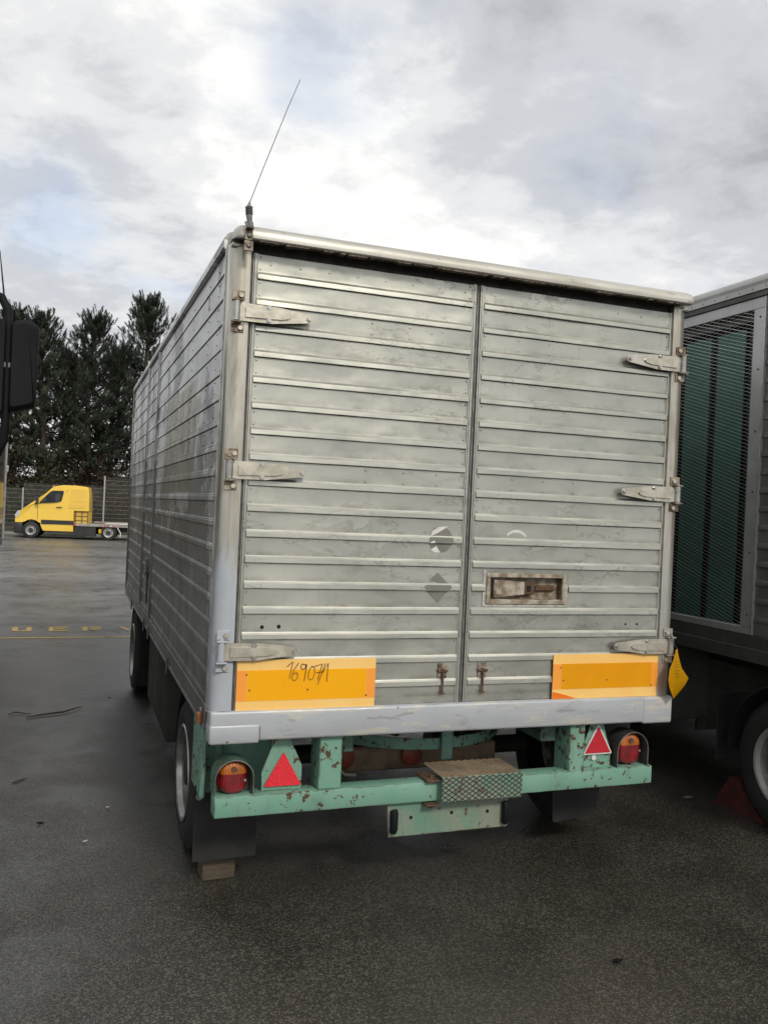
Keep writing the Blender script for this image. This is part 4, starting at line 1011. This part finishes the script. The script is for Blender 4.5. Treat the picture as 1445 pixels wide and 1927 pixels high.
P = [(.196+.50*math.cos(R(a)), .42+.50*math.sin(R(a))) for a in range(0, 181, 10)]; Q = [(.196+.49*math.cos(R(a)), .42+.49*math.sin(R(a))) for a in range(180, -1, -10)]
b.prism(P+Q, lambda u, v, t: (t, u, v), NX+.02, NX+.32); part('mudguard', b, 'flap_rubber', nb)
part('mud_flap', MB().box(NX+.03, NX+.33, .80, .812, .30, .75, .004), 'flap_rubber', nb)
part('tool_box', MB().box(NX+.06, NX+.6, 1.55, 2.6, .38, 1.015, .02, None, 2), 'neighbour_dark', nb)
part('light_block_far', MB().box(NX+1.7, NX+2.42, .75, 4.3, .12, 1.015, .03, None, 2), 'dark_under', nb)  # added dark box on the far side, blocks light under the trailer
part('light_block_panel', MB().box(NX+.62, NX+2.2, 1.7, 1.72, .25, 1.03), 'dark_under', nb)  # added dark panel, blocks light coming through below the floor
part('light_block_mid', MB().box(NX+.5, NX+2.1, 3.0, 4.2, .25, .83, .05), 'dark_under', nb)  # added dark box in the middle, also there to block light
b = MB(); b.prism([(.40, 0), (.865, 0), (.72, .215), (.66, .215)], lambda u, v, t: (t, u, v), NX+.085, NX+.275); ck = part('wheel_chock', b, 'chock_red', smooth=0)
tag(ck, 'dark red wedge chock against the wheel of the mesh-sided trailer', 'wheel chock')

# ------------------------------------------------------------------ lorry at the left edge (mirror and body side in view)
lo = thing('parked_lorry', (-2.4, 3.0, 0), 'lorry at the left edge with a black mirror on a tube arm', 'lorry')
LX = -1.52
part('body_side', MB().box(LX-.03, LX, 2.9, 9.93, 1.23, 2.60, .003), 'lorry_gloss', lo)
part('corner_trim', MB().box(LX-.035, LX+.014, 9.931, 9.975, 1.20, 2.62, .004), 'galvanised', lo)
part('body_rear', MB().box(LX-2.4, LX-.036, 9.90, 9.96, 1.20, 2.60), 'lorry_dark', lo)
part('body_front', MB().box(LX-2.4, LX-.031, 2.85, 2.90, 1.20, 2.60), 'lorry_dark', lo)
part('body_side', MB().box(LX-2.43, LX-2.4005, 2.85, 9.96, 1.20, 2.60), 'lorry_dark', lo)
part('roof', MB().box(LX-2.43, LX-.002, 2.85, 9.96, 2.605, 2.64, .01), 'lorry_dark', lo)
part('bottom_rail', MB().box(LX-.06, LX-.004, 2.9, 9.93, 1.13, 1.228, .006), 'lorry_dark', lo)
part('floor', MB().box(LX-2.39, LX-.061, 2.91, 9.89, 1.15, 1.199), 'lorry_dark', lo)
# cab, rounded box with windscreen towards the camera side
cp = [(.62, .75), (.58, 1.55), (.72, 1.75), (.86, 2.85), (1.02, 3.0), (2.45, 3.05), (2.5, 2.9), (2.5, .75)]
b = MB(); b.prism(cp, lambda u, v, t: (t, u, v), -3.75, -1.36); cabp = part('cab', b, 'lorry_cab', lo, smooth=30)
part('windscreen', MB().prism([(.722, 1.80), (.845, 2.78), (.838, 2.78), (.715, 1.80)], lambda u, v, t: (t, u, v), -3.62, -1.49), 'van_glass', cabp)
part('side_window', MB().prism([(.95, 1.85), (1.85, 1.85), (1.85, 2.65), (1.05, 2.65)], lambda u, v, t: (t, u, v), -1.36, -1.355), 'van_glass', cabp)
part('front_bumper', MB().box(-3.75, -1.36, .48, .619, .42, .95, .04, None, 2), 'lorry_dark', lo)
for xa in (-3.1, -2.05): part('long_member', MB().box(xa, xa+.1, 1.0, 9.8, .85, 1.129), 'lorry_dark', lo)
for yy in (1.35, 8.2): wheel(lo, (-1.56, yy, .46), 1, .46, .28, .27); wheel(lo, (-3.72, yy, .46), -1, .46, .28, .27)
# mirror: tube arm, housing, second small mirror
b = MB(); b.tube([(-1.36, .62, 2.66), (-1.16, .42, 2.76), (-1.0, .30, 2.775), (-.953, .29, 2.755), (-.925, .29, 2.70), (-.920, .29, 2.60), (-.917, .29, 2.25), (-.920, .29, 2.12), (-.95, .31, 2.05), (-1.1, .40, 2.0), (-1.36, .62, 1.98)], .019, 12)
arm = part('mirror_arm', b, 'black_plastic', lo)
part('arm_clamp', MB().box(-.934, -.902, .272, .308, 2.442, 2.470, .004), 'dull_metal', arm)
hp = rounded_poly([(-.903, 2.245), (-.800, 2.275), (-.796, 2.300), (-.792, 2.640), (-.835, 2.664), (-.905, 2.650)], .022, 4)
b = MB(); n_ = len(hp); cx_, cz_ = -.85, 2.455; rings = []
for f, yv in ((.90, .235), (1.0, .255), (1.0, .33), (.98, .345)): rings.append([b.bm.verts.new((cx_+(u-cx_)*f, yv, cz_+(v-cz_)*f)) for u, v in hp])
for i in range(3):
    for k in range(n_): b.bm.faces.new((rings[i][k], rings[i][(k+1) % n_], rings[i+1][(k+1) % n_], rings[i+1][k]))
b.bm.faces.new(rings[0]); b.bm.faces.new(list(reversed(rings[-1]))); mir = part('mirror_housing', b, 'black_plastic', lo, smooth=18)
b = MB(); b.prism([(cx_+(u-cx_)*.9, cz_+(v-cz_)*.92) for u, v in hp], XZ(.346), 0, .003); part('mirror_glass', b, 'headlight_clear', mir)
b = MB(); b.prism(rounded_poly([(-1.03, 2.24), (-.932, 2.24), (-.932, 2.655), (-1.03, 2.655)], .02, 3), XZ(.25), 0, .09); part('wide_angle_mirror', b, 'black_plastic', lo)
b = MB(); b.tube([(-.945, .36, 2.70), (-.952, .36, 2.80), (-.975, .36, 2.98)], [.005, .004, .002], 6); part('aerial', b, 'black_plastic', lo)

# ------------------------------------------------------------------ yellow flatbed van behind the yard
vt = thing('flatbed_van', (-2.01, 37.1, 0), 'yellow flatbed van parked in front of the wire fence', 'van', world=False, rz=R(180-6))
# local frame: x forward, y towards the camera is -y after the turn (left side of the van), z up; front axle at x = 0
VW = .98
def vprism(poly, y0, y1, name, mat, parent=vt, smooth=35, inset=0.0):
    b = MB(); b.prism(poly, lambda u, v, t: (u, t, v), y0, y1); return part(name, b, mat, parent, smooth)
def vs2(P): return [(-s, z) for s, z in P]
cabpts = [(-.70, .66), (-.705, .80), (-.66, .98), (-.58, 1.10), (-.45, 1.20), (-.20, 1.34), (.16, 1.50), (.22, 1.56), (.50, 1.86), (.72, 2.08), (.84, 2.19), (1.02, 2.27), (1.35, 2.32), (1.9, 2.325), (2.36, 2.29), (2.45, 2.22), (2.49, 2.0), (2.52, 1.30), (2.52, 1.24), (1.86, 1.24), (1.86, .34), (.55, .34), (.44, .56), (.42, .66)] + \
          [(.0+.445*math.cos(R(a)), .36+.445*math.sin(R(a))) for a in (50, 70, 90, 110, 130)] + [(-.42, .66)]
b = MB(); rings = []
for y, ins in ((-VW, .05), (-VW+.03, .012), (-VW+.10, 0), (VW-.10, 0), (VW-.03, .012), (VW, .05)):
    row = []
    for s_, z in cabpts:
        k = max(0, (z-1.3))*.13                     # tumblehome
        yy = y*(1-k) if z > 1.3 else y
        row.append(b.bm.verts.new((-(s_+(ins if s_ < .3 else -ins)*.4), yy, z-(ins if z > 1.9 else 0)*.6)))
    rings.append(row)
n_ = len(cabpts)
for i in range(5):
    for k in range(n_): b.bm.faces.new((rings[i][k], rings[i][(k+1) % n_], rings[i+1][(k+1) % n_], rings[i+1][k]))
b.bm.faces.new(rings[0]); b.bm.faces.new(list(reversed(rings[-1])))
bmesh.ops.triangulate(b.bm, faces=[f for f in b.bm.faces if len(f.verts) > 4])
vcab = part('cab', b, 'van_yellow', vt, smooth=28)
NEAR = VW                                          # after the turn the +y side faces the camera
def flat(P, y, th, name, mat, parent=vt, tumble=True, smooth=35):
    b = MB(); 
    def fn(u, v, t):
        k = 1-max(0, v-1.3)*.13 if tumble else 1
        return (-u, (y+t)*k, v)
    b.prism(P, fn, 0, th); return part(name, b, mat, parent, smooth)
win = [(.30, 1.50), (.36, 1.58), (.62, 1.86), (.76, 1.995), (.86, 2.06), (1.34, 2.075), (1.37, 2.02), (1.29, 1.66), (1.23, 1.60), (1.12, 1.575)]
flat(win, NEAR-.006, .014, 'side_window', 'van_glass', vcab)
flat([(.33, 1.50), (1.14, 1.575), (1.135, 1.60), (.33, 1.525)], NEAR+.0082, .006, 'window_sill', 'van_black', vcab)
flat([(1.02, 1.60), (1.20, 1.60), (1.22, 1.90), (1.10, 1.95), (1.0, 1.88)], NEAR+.0082, .003, 'seat_back', 'van_interior', vcab)
flat([(.42, 1.545), (.62, 1.64), (.60, 1.72), (.50, 1.74), (.40, 1.62)], NEAR+.0082, .004, 'seat_back', 'van_interior', vcab)
flat([(.08, 1.44), (.29, 1.50), (.24, 1.56), (.20, 1.56)], NEAR-.004, .012, 'corner_panel', 'van_black', vcab)
for x_ in (.26, 1.50):                              # door shut lines
    flat([(x_, .66), (x_+.014, .66), (x_+.014, 1.46 if x_ < 1 else 2.12), (x_, 1.46 if x_ < 1 else 2.12)], NEAR-.002, .004, 'shut_line', 'van_black', vcab)
flat([(1.07, 1.345), (1.32, 1.355), (1.32, 1.385), (1.07, 1.375)], NEAR, .03, 'door_handle', 'van_black', vcab)
flat([(1.64, 1.34), (2.42, 1.34), (2.40, 2.10), (2.36, 2.16), (1.70, 2.18), (1.66, 2.10)], NEAR-.01, .022, 'side_panel', 'van_yellow_panel', vcab)
flat([(1.66, 1.66), (2.40, 1.66), (2.40, 1.685), (1.66, 1.685)], NEAR+.0125, .012, 'panel_crease', 'van_yellow', vcab)
flat([(1.66, 1.46), (2.41, 1.46), (2.41, 1.475), (1.66, 1.475)], NEAR+.0125, .01, 'panel_crease', 'van_yellow', vcab)
flat([(1.575, .36), (1.60, .36), (1.60, 2.20), (1.575, 2.20)], NEAR-.002, .005, 'shut_line', 'van_yellow_panel', vcab)
flat([(.44, .62), (1.855, .62), (1.855, .80), (.44, .80)], NEAR-.002, .02, 'rubbing_strip', 'van_black', vt)
b = MB(); b.box(.36, .74, -VW+.01, VW-.01, .19, .658, .05, None, 2); part('front_bumper', b, 'van_black', vt)
for sy in (-1, 1):
    b = MB(); y0, y1 = sorted((sy*(VW-.26), sy*(VW+.004))); b.prism([(.56, .90), (.672, .86), (.70, .98), (.60, 1.13), (.50, 1.175), (.46, 1.12)], lambda u, v, t: (u, t, v), y0, y1); part('headlight', b, 'headlight_clear', vt)
    b = MB(); y0, y1 = sorted((sy*(VW+.03), sy*(VW+.20))); b.box(-.30, -.20, y0, y1, 1.46, 1.80, .03, None, 2); part('wing_mirror', b, 'van_black', vt)
b = MB(); b.lathe([(.06, 0), (.06, .07), (.045, .11), (.001, .12)], (-.82, .1, 2.19), (0, 0, 1), 16); part('beacon', b, 'amber_lens', vt)
part('windscreen', MB().prism([(-.235, 1.60), (-.70, 2.075), (-.715, 2.07), (-.25, 1.59)], lambda u, v, t: (u+.03, t, v+.02), -.80, .80), 'van_glass', vcab)
# body behind the cab: lower wall, guard bars, bed
part('cab_back_wall', MB().box(-2.50, -1.88, -VW+.12, VW-.12, .70, 1.238), 'van_yellow_panel', vt)
for s_ in (1.92, 2.20, 2.46):
    part('guard_bar', MB().box(-s_-.03, -s_, VW-.10, VW-.04, .72, 1.23, .004), 'bed_rust', vt)
for z in (.80, .99): part('guard_bar', MB().box(-2.49, -1.88, VW-.118, VW-.102, z, z+.035, .004), 'bed_rust', vt)
BED = 5.6
part('flat_bed', MB().box(-BED, -1.90, -1.02, 1.02, .58, .70, .01), 'bed_alu', vt)
part('bed_side_rail', MB().box(-BED, -3.30, .93, 1.04, .7005, .76, .01), 'white_paint', vt)
part('bed_side_rail', MB().box(-BED, -2.60, -1.04, -.93, .7005, .76, .01), 'bed_alu', vt)
part('bed_stain', MB().box(-3.1, -2.35, -.5, .6, .7006, .706), 'bed_rust', vt)
for s_ in (1.92, 2.02, 3.35, 3.50): part('marker_lamp', MB().box(-s_-.07, -s_, 1.0205, 1.035, .60, .65, .005), 'red_reflector' if s_ in (1.92, 3.35) else 'white_paint', vt)
for s_ in (1.86, 3.24, 3.62): part('reflector_strip', MB().box(-s_-.05, -s_, 1.0205, 1.028, .595, .655), 'red_reflector_deep', vt)
part('side_box', MB().box(-2.85, -1.90, .60, .97, .16, .575, .01), 'van_black', vt)
part('fuel_tank', MB().box(-2.95, -2.0, -.9, -.2, .22, .57, .03), 'van_black', vt)
part('chassis_rail', MB().box(-BED+.1, -1.0, -.45, .45, .36, .575), 'van_black', vt)
part('hose_reel', MB().box(-3.10, -2.98, .93, .96, .30, .48, .01), 'tag_yellow', vt)
part('tail_board', MB().box(-BED+.6, -BED+.72, .96, .99, .34, .56, .01), 'tag_yellow', vt)
part('mud_stay', MB().tube([(-3.82, 1.0, .57), (-3.98, 1.0, .33), (-3.96, 1.0, .16)], .025, 8), 'white_paint', vt)
# wheels: axle along local y
def vwheel(x, y, out, r=.345):
    e = bpy.data.objects.new('wheel', None); COL.objects.link(e); e.parent = vt
    b = MB(); a = (0, -out, 0); c = (x, y, r)
    b.lathe([(.205, .03), (.215, 0), (.27, -.004), (r-.03, .004), (r, .03), (r, .19), (r-.03, .22), (.2, .2)], c, a, 36); part('tyre', b, 'black_rubber', e)
    b = MB(); b.lathe([(.208, .03), (.205, .005), (.185, .012), (.17, .05), (.12, .06), (.115, .02), (.10, .012)], c, a, 36); part('rim', b, 'wheel_white', e)
    b = MB(); b.lathe([(.10, .013), (.09, .0), (.001, -.005)], c, a, 20); part('hub', b, 'van_black', e)
    b = MB()
    for k in range(12):
        q = 2*math.pi*k/12; b.dome((x+.147*math.cos(q), y-out*.052, r+.147*math.sin(q)), (0, out, 0), .02, .012, 6)
    part('rim_holes', b, 'van_black', e, stuff=True)
for x_ in (0, -3.42):
    vwheel(x_, .95, 1); vwheel(x_, -.95, -1)

for o in list(vt.children_recursive):
    if o.parent and o.parent.name.startswith('wheel'): continue
    if o.type == 'MESH':
        for v in o.data.vertices: v.co.x *= .925
    elif o.name.startswith('wheel') and o.children[0].bound_box[0][0] < -1: o.location.x = 3.42*.075

# ------------------------------------------------------------------ wire fence
fn_ = thing('wire_fence', (0, 40, 0), 'galvanised wire panel fence with slim posts behind the yellow van', 'fence')
FA, FB = Vector((-2.66, 40.2, 0)), Vector((.95, 40.05, 0)); FD = (FB-FA)
for i in range(-4, 9):
    p = FA+FD*i; hgt = 2.16 if i < 1 else 2.90
    part('post', MB().box(p.x-.035, p.x+.035, p.y-.03, p.y+.03, 0, hgt, .006), 'galvanised', fn_)
    if i == 8: break
    q = p+FD; top = 2.14 if i < 0 else (2.40 if i == 0 else 2.83)
    vs_, fs_ = [], []
    def bar(a, c, r):
        n = len(vs_); d = (c-a).normalized(); u = Vector((0, 1, 0)); w = d.cross(u).normalized()
        for e_ in (a, c):
            for s1, s2 in ((-1, -1), (1, -1), (1, 1), (-1, 1)): vs_.append((e_+u*s1*r+w*s2*r)[:])
        for k_ in range(4): fs_.append((n+k_, n+(k_+1) % 4, n+4+(k_+1) % 4, n+4+k_))
    z = .08
    while z < top+.01:
        bar(Vector((p.x, p.y-.02, z)), Vector((q.x, q.y-.02, z)), .009); z += .2
    k_ = 0; nv = 72
    for k_ in range(1, nv):
        r_ = p.lerp(q, k_/nv); bar(Vector((r_.x, r_.y, .05)), Vector((r_.x, r_.y, top)), .0045)
    me = bpy.data.meshes.new('wire_panel'); me.from_pydata(vs_, [], fs_); o = link_mesh('wire_panel', me, 'fence_wire', fn_); o['kind'] = 'stuff'

# ------------------------------------------------------------------ pine trees, shrubs
def np_mesh(name, V, F, mat, parent):
    me = bpy.data.meshes.new(name); me.from_pydata(V, [], F); return link_mesh(name, me, mat, parent)
def brush(rng, base, ax, L, nl, n, V):
    """one shoot of a pine: needles all round an axis"""
    ax = ax/np.linalg.norm(ax); u = np.cross(ax, [0.3, 0.9, 0.1]); u /= np.linalg.norm(u); w = np.cross(ax, u)
    i = np.arange(n); t = ((i+.5)/n)[:, None]; a = (i*2.399+rng.rand(n)*.6)[:, None]
    d = u*np.cos(a)+w*np.sin(a)+ax*(.55+.6*t); d /= np.linalg.norm(d, axis=1)[:, None]
    p = base+ax*L*t; l = nl*(1.05-.35*t)*(.8+.4*rng.rand(n)[:, None])
    sd_ = np.cross(d, ax); sd_ /= np.linalg.norm(sd_, axis=1)[:, None]+1e-9; wd = .024
    V.append(np.stack([p+sd_*wd, p-sd_*wd, p+d*l], 1).reshape(-1, 3))
def pine(loc, H, crown0, spread, label, seed, mat, dens=1.0, group='pine trees behind the fence'):
    rng = np.random.RandomState(seed)
    t = thing('pine_tree', loc, label, 'tree', group); L = Vector(loc)
    V, F = [], []; tb = MB()
    lean = (rng.rand(2)-.5)*.5
    def axis(z): f = z/H; return np.array([L.x+lean[0]*f*f+.12*math.sin(z*.7+seed), L.y+lean[1]*f*f, L.z+z])
    tb.tube([tuple(axis(H*i/12)) for i in range(13)], [.19*(1-i/12)**.8+.018 for i in range(13)], 8)
    z = crown0
    while z < H-.25:
        f = (z-crown0)/(H-crown0)
        nb_ = rng.randint(4, 7)
        a0 = rng.rand()*6.28
        for i in range(nb_):
            a = a0+i*6.28/nb_+(rng.rand()-.5)*.7
            bl_ = spread*((1-f)**.75*(.65+.5*rng.rand())+.14)*(1.0 if f > .15 else .8)
            up = -.12+.95*f**1.2+(rng.rand()-.5)*.3
            d = np.array([math.cos(a), math.sin(a), up]); d /= np.linalg.norm(d)
            p0 = axis(z+rng.rand()*.3); n = max(4, int(bl_/.35)); pts = [p0]
            for k in range(1, n+1):
                fr = k/n; pts.append(p0+d*bl_*fr+np.array([0, 0, .30*bl_*fr*fr])+(rng.rand(3)-.5)*.10)
            tb.tube([tuple(p) for p in pts], [.035*(1-k/n)*(bl_/2.2+.3)+.008 for k in range(n+1)], 5, False)
            for k in range(1, n+1):
                fr = k/n
                if fr < .22: continue
                m = 1+int(dens*(3+2*rng.rand()))
                for _ in range(m):
                    out = d*(.5+.6*rng.rand())+np.array([(rng.rand()-.5)*1.3, (rng.rand()-.5)*1.3, .55+.65*rng.rand()+.4*f])
                    q = pts[k]+(rng.rand(3)-.5)*np.array([.5, .5, .30])
                    brush(rng, q, out, .26+.22*rng.rand(), .19, 20, V)
        z += .38+.18*rng.rand()
    for _ in range(7):                              # leader with candles
        brush(rng, axis(H-.55+.5*rng.rand())+(rng.rand(3)-.5)*.2, np.array([(rng.rand()-.5)*.5, (rng.rand()-.5)*.5, 1.0]), .45, .17, 26, V)
    part('trunk', tb, 'pine_bark', t, smooth=60)
    A = np.concatenate(V); np_mesh('crown', A.tolist(), np.arange(len(A)).reshape(-1, 3).tolist(), mat, t)
    return t
PINES = [((-3.45, 46.4, 1.9), 9.3, 1.4, 1.9, 'slim pine behind the lorry mirror, its tip showing just above it', 11, 'pine_needles_dark'),
         ((-2.15, 45.6, 1.6), 9.5, 1.7, 2.4, 'pine just right of the lorry mirror, left of the pointed pine', 12, 'pine_needles'),
         ((.15, 46.2, 1.8), 9.4, 1.5, 2.5, 'pointed pine above the cab of the yellow van', 13, 'pine_needles_dark'),
         ((3.05, 47.0, 1.9), 11.0, 1.8, 2.6, 'tallest pine, half hidden behind the trailer roof edge', 14, 'pine_needles'),
         ((1.6, 49.5, 2.0), 8.2, 1.2, 2.5, 'lower pine in the gap right of the pointed pine', 15, 'pine_needles_dark'),
         ((-1.0, 50.5, 2.0), 8.0, 1.2, 2.6, 'shaded pine in the gap left of the pointed pine, further back', 16, 'pine_needles_dark')]
for loc, H, c0, sp_, lab, sd_, mt in PINES: pine(loc, H, c0, sp_, lab, sd_, mt)
def undergrowth():
    rng = np.random.RandomState(5); V, F, B = [], [], []; tb = MB(); G = [[], []]; VV = [[], []]
    spots = [(-9+i*.62+rng.rand()*.4, 42.7+rng.rand()*.9, .1, 1.5+rng.rand()*1.0, 1.6) for i in range(30)] + \
            [(-10+i*.55+rng.rand()*.4, 44.6+rng.rand()*2.2, rng.rand()*.6+.4, 3.0+rng.rand()*1.3, 2.3) for i in range(36)]
    for si, (x, y, z, h, w) in enumerate(spots):
        m = 0 if rng.rand() < .55 else 1
        for i in range(14):
            a = rng.rand()*6.28; r = w*.55*rng.rand()**.5; top = np.array([x+math.cos(a)*r, y+math.sin(a)*r, z+h*(.55+.5*rng.rand())]); b0 = np.array([x+math.cos(a)*r*.25, y+math.sin(a)*r*.25, z-.2])
            mid = (b0+top)/2+(rng.rand(3)-.5)*.3; tb.tube([tuple(b0), tuple(mid), tuple(top)], [.022, .014, .005], 4, False)
            n = 95; f = (.04+.96*rng.rand(n))[:, None]; P = b0+(top-b0)*f+(rng.rand(n, 3)-.5)*np.array([.8, .8, .5])*w*.36
            D = rng.rand(n, 3)-.5; D /= np.linalg.norm(D, axis=1)[:, None]; E_ = np.cross(D, rng.rand(n, 3)-.5); E_ /= np.linalg.norm(E_, axis=1)[:, None]
            S = (.05+.06*rng.rand(n))[:, None]; VV[m].append(np.stack([P-D*S, P+E_*S*.5, P+D*S, P-E_*S*.5], 1).reshape(-1, 3))
    u = tb.mesh('undergrowth', 60); o = link_mesh('undergrowth', u, 'pine_bark'); tag(o, 'dark tangled undergrowth covering the bank behind the fence', 'undergrowth', kind='stuff')
    for m in (0, 1):
        A = np.concatenate(VV[m]); k = len(A)//4; me = bpy.data.meshes.new('foliage'); me.from_pydata(A.tolist(), [], np.arange(4*k).reshape(-1, 4).tolist()); q = link_mesh('foliage', me, ('shrub_leaf', 'shrub_brown')[m], o); q['kind'] = 'stuff'
undergrowth()

# ------------------------------------------------------------------ litter on the asphalt
def twig(name, pts, r, label, cat='twig'):
    b = MB(); b.tube(pts, r, 6); o = part(name, b, 'pine_bark', smooth=60); return tag(o, label, cat)
twig('fallen_twig', [(-.895, 3.92, .012), (-.80, 3.98, .014), (-.70, 4.02, .016), (-.60, 4.06, .016), (-.51, 4.16, .020), (-.448, 4.25, .012)], [.006, .008, .009, .008, .006, .003], 'long curved dark twig lying on the asphalt left of the trailer')
twig('fallen_twig', [(-1.04, 4.05, .012), (-.99, 4.10, .018), (-.93, 4.08, .012), (-.86, 4.06, .008)], [.004, .007, .005, .003], 'short twig at the left edge of the picture beside the long one')
twig('fallen_twig', [(-.905, 2.17, .006), (-.86, 2.21, .008), (-.83, 2.25, .006)], [.004, .005, .003], 'tiny twig near the lower left edge of the asphalt')
def scrap(x, y, s, label, mat, cat, rot=0.0, name='paper_scrap'):
    b = MB(); rn = random.Random(int(abs(x*1000)))
    P = [(x+s*math.cos(rot+k*1.05)*(.7+.5*rn.random()), y+s*math.sin(rot+k*1.05)*(.5+.3*rn.random())) for k in range(6)]
    c = b.bm.verts.new((x, y, .016)); vs3 = [b.bm.verts.new((u, v, .005+.010*rn.random())) for u, v in P]
    for k in range(6): b.bm.faces.new((c, vs3[k], vs3[(k+1) % 6]))
    bmesh.ops.solidify(b.bm, geom=b.bm.faces[:], thickness=.002)
    return tag(part(name, b, mat, smooth=0), label, cat)
scrap(-.474, 1.047, .020, 'small white paper scrap on the asphalt lower left', 'white_paint', 'scrap')
scrap(-.337, 1.566, .015, 'tiny pale scrap beyond the white paper scrap', 'sticker_white', 'scrap')
scrap(1.643, -.815, .028, 'dark wet leaf on the foreground asphalt lower right', 'hole_black', 'leaf', name='fallen_leaf')
scrap(-.711, 1.378, .024, 'dark leaf on the asphalt left of the white scrap', 'hole_black', 'leaf', .6, name='fallen_leaf')
scrap(3.44, .95, .045, 'crumpled clear plastic beside the red chock', 'galvanised', 'scrap', .4, name='plastic_scrap')
scrap(-.20, 4.6, .02, 'dark crumb on the asphalt right of the long twig', 'hole_black', 'scrap', .2, name='dirt_clod')
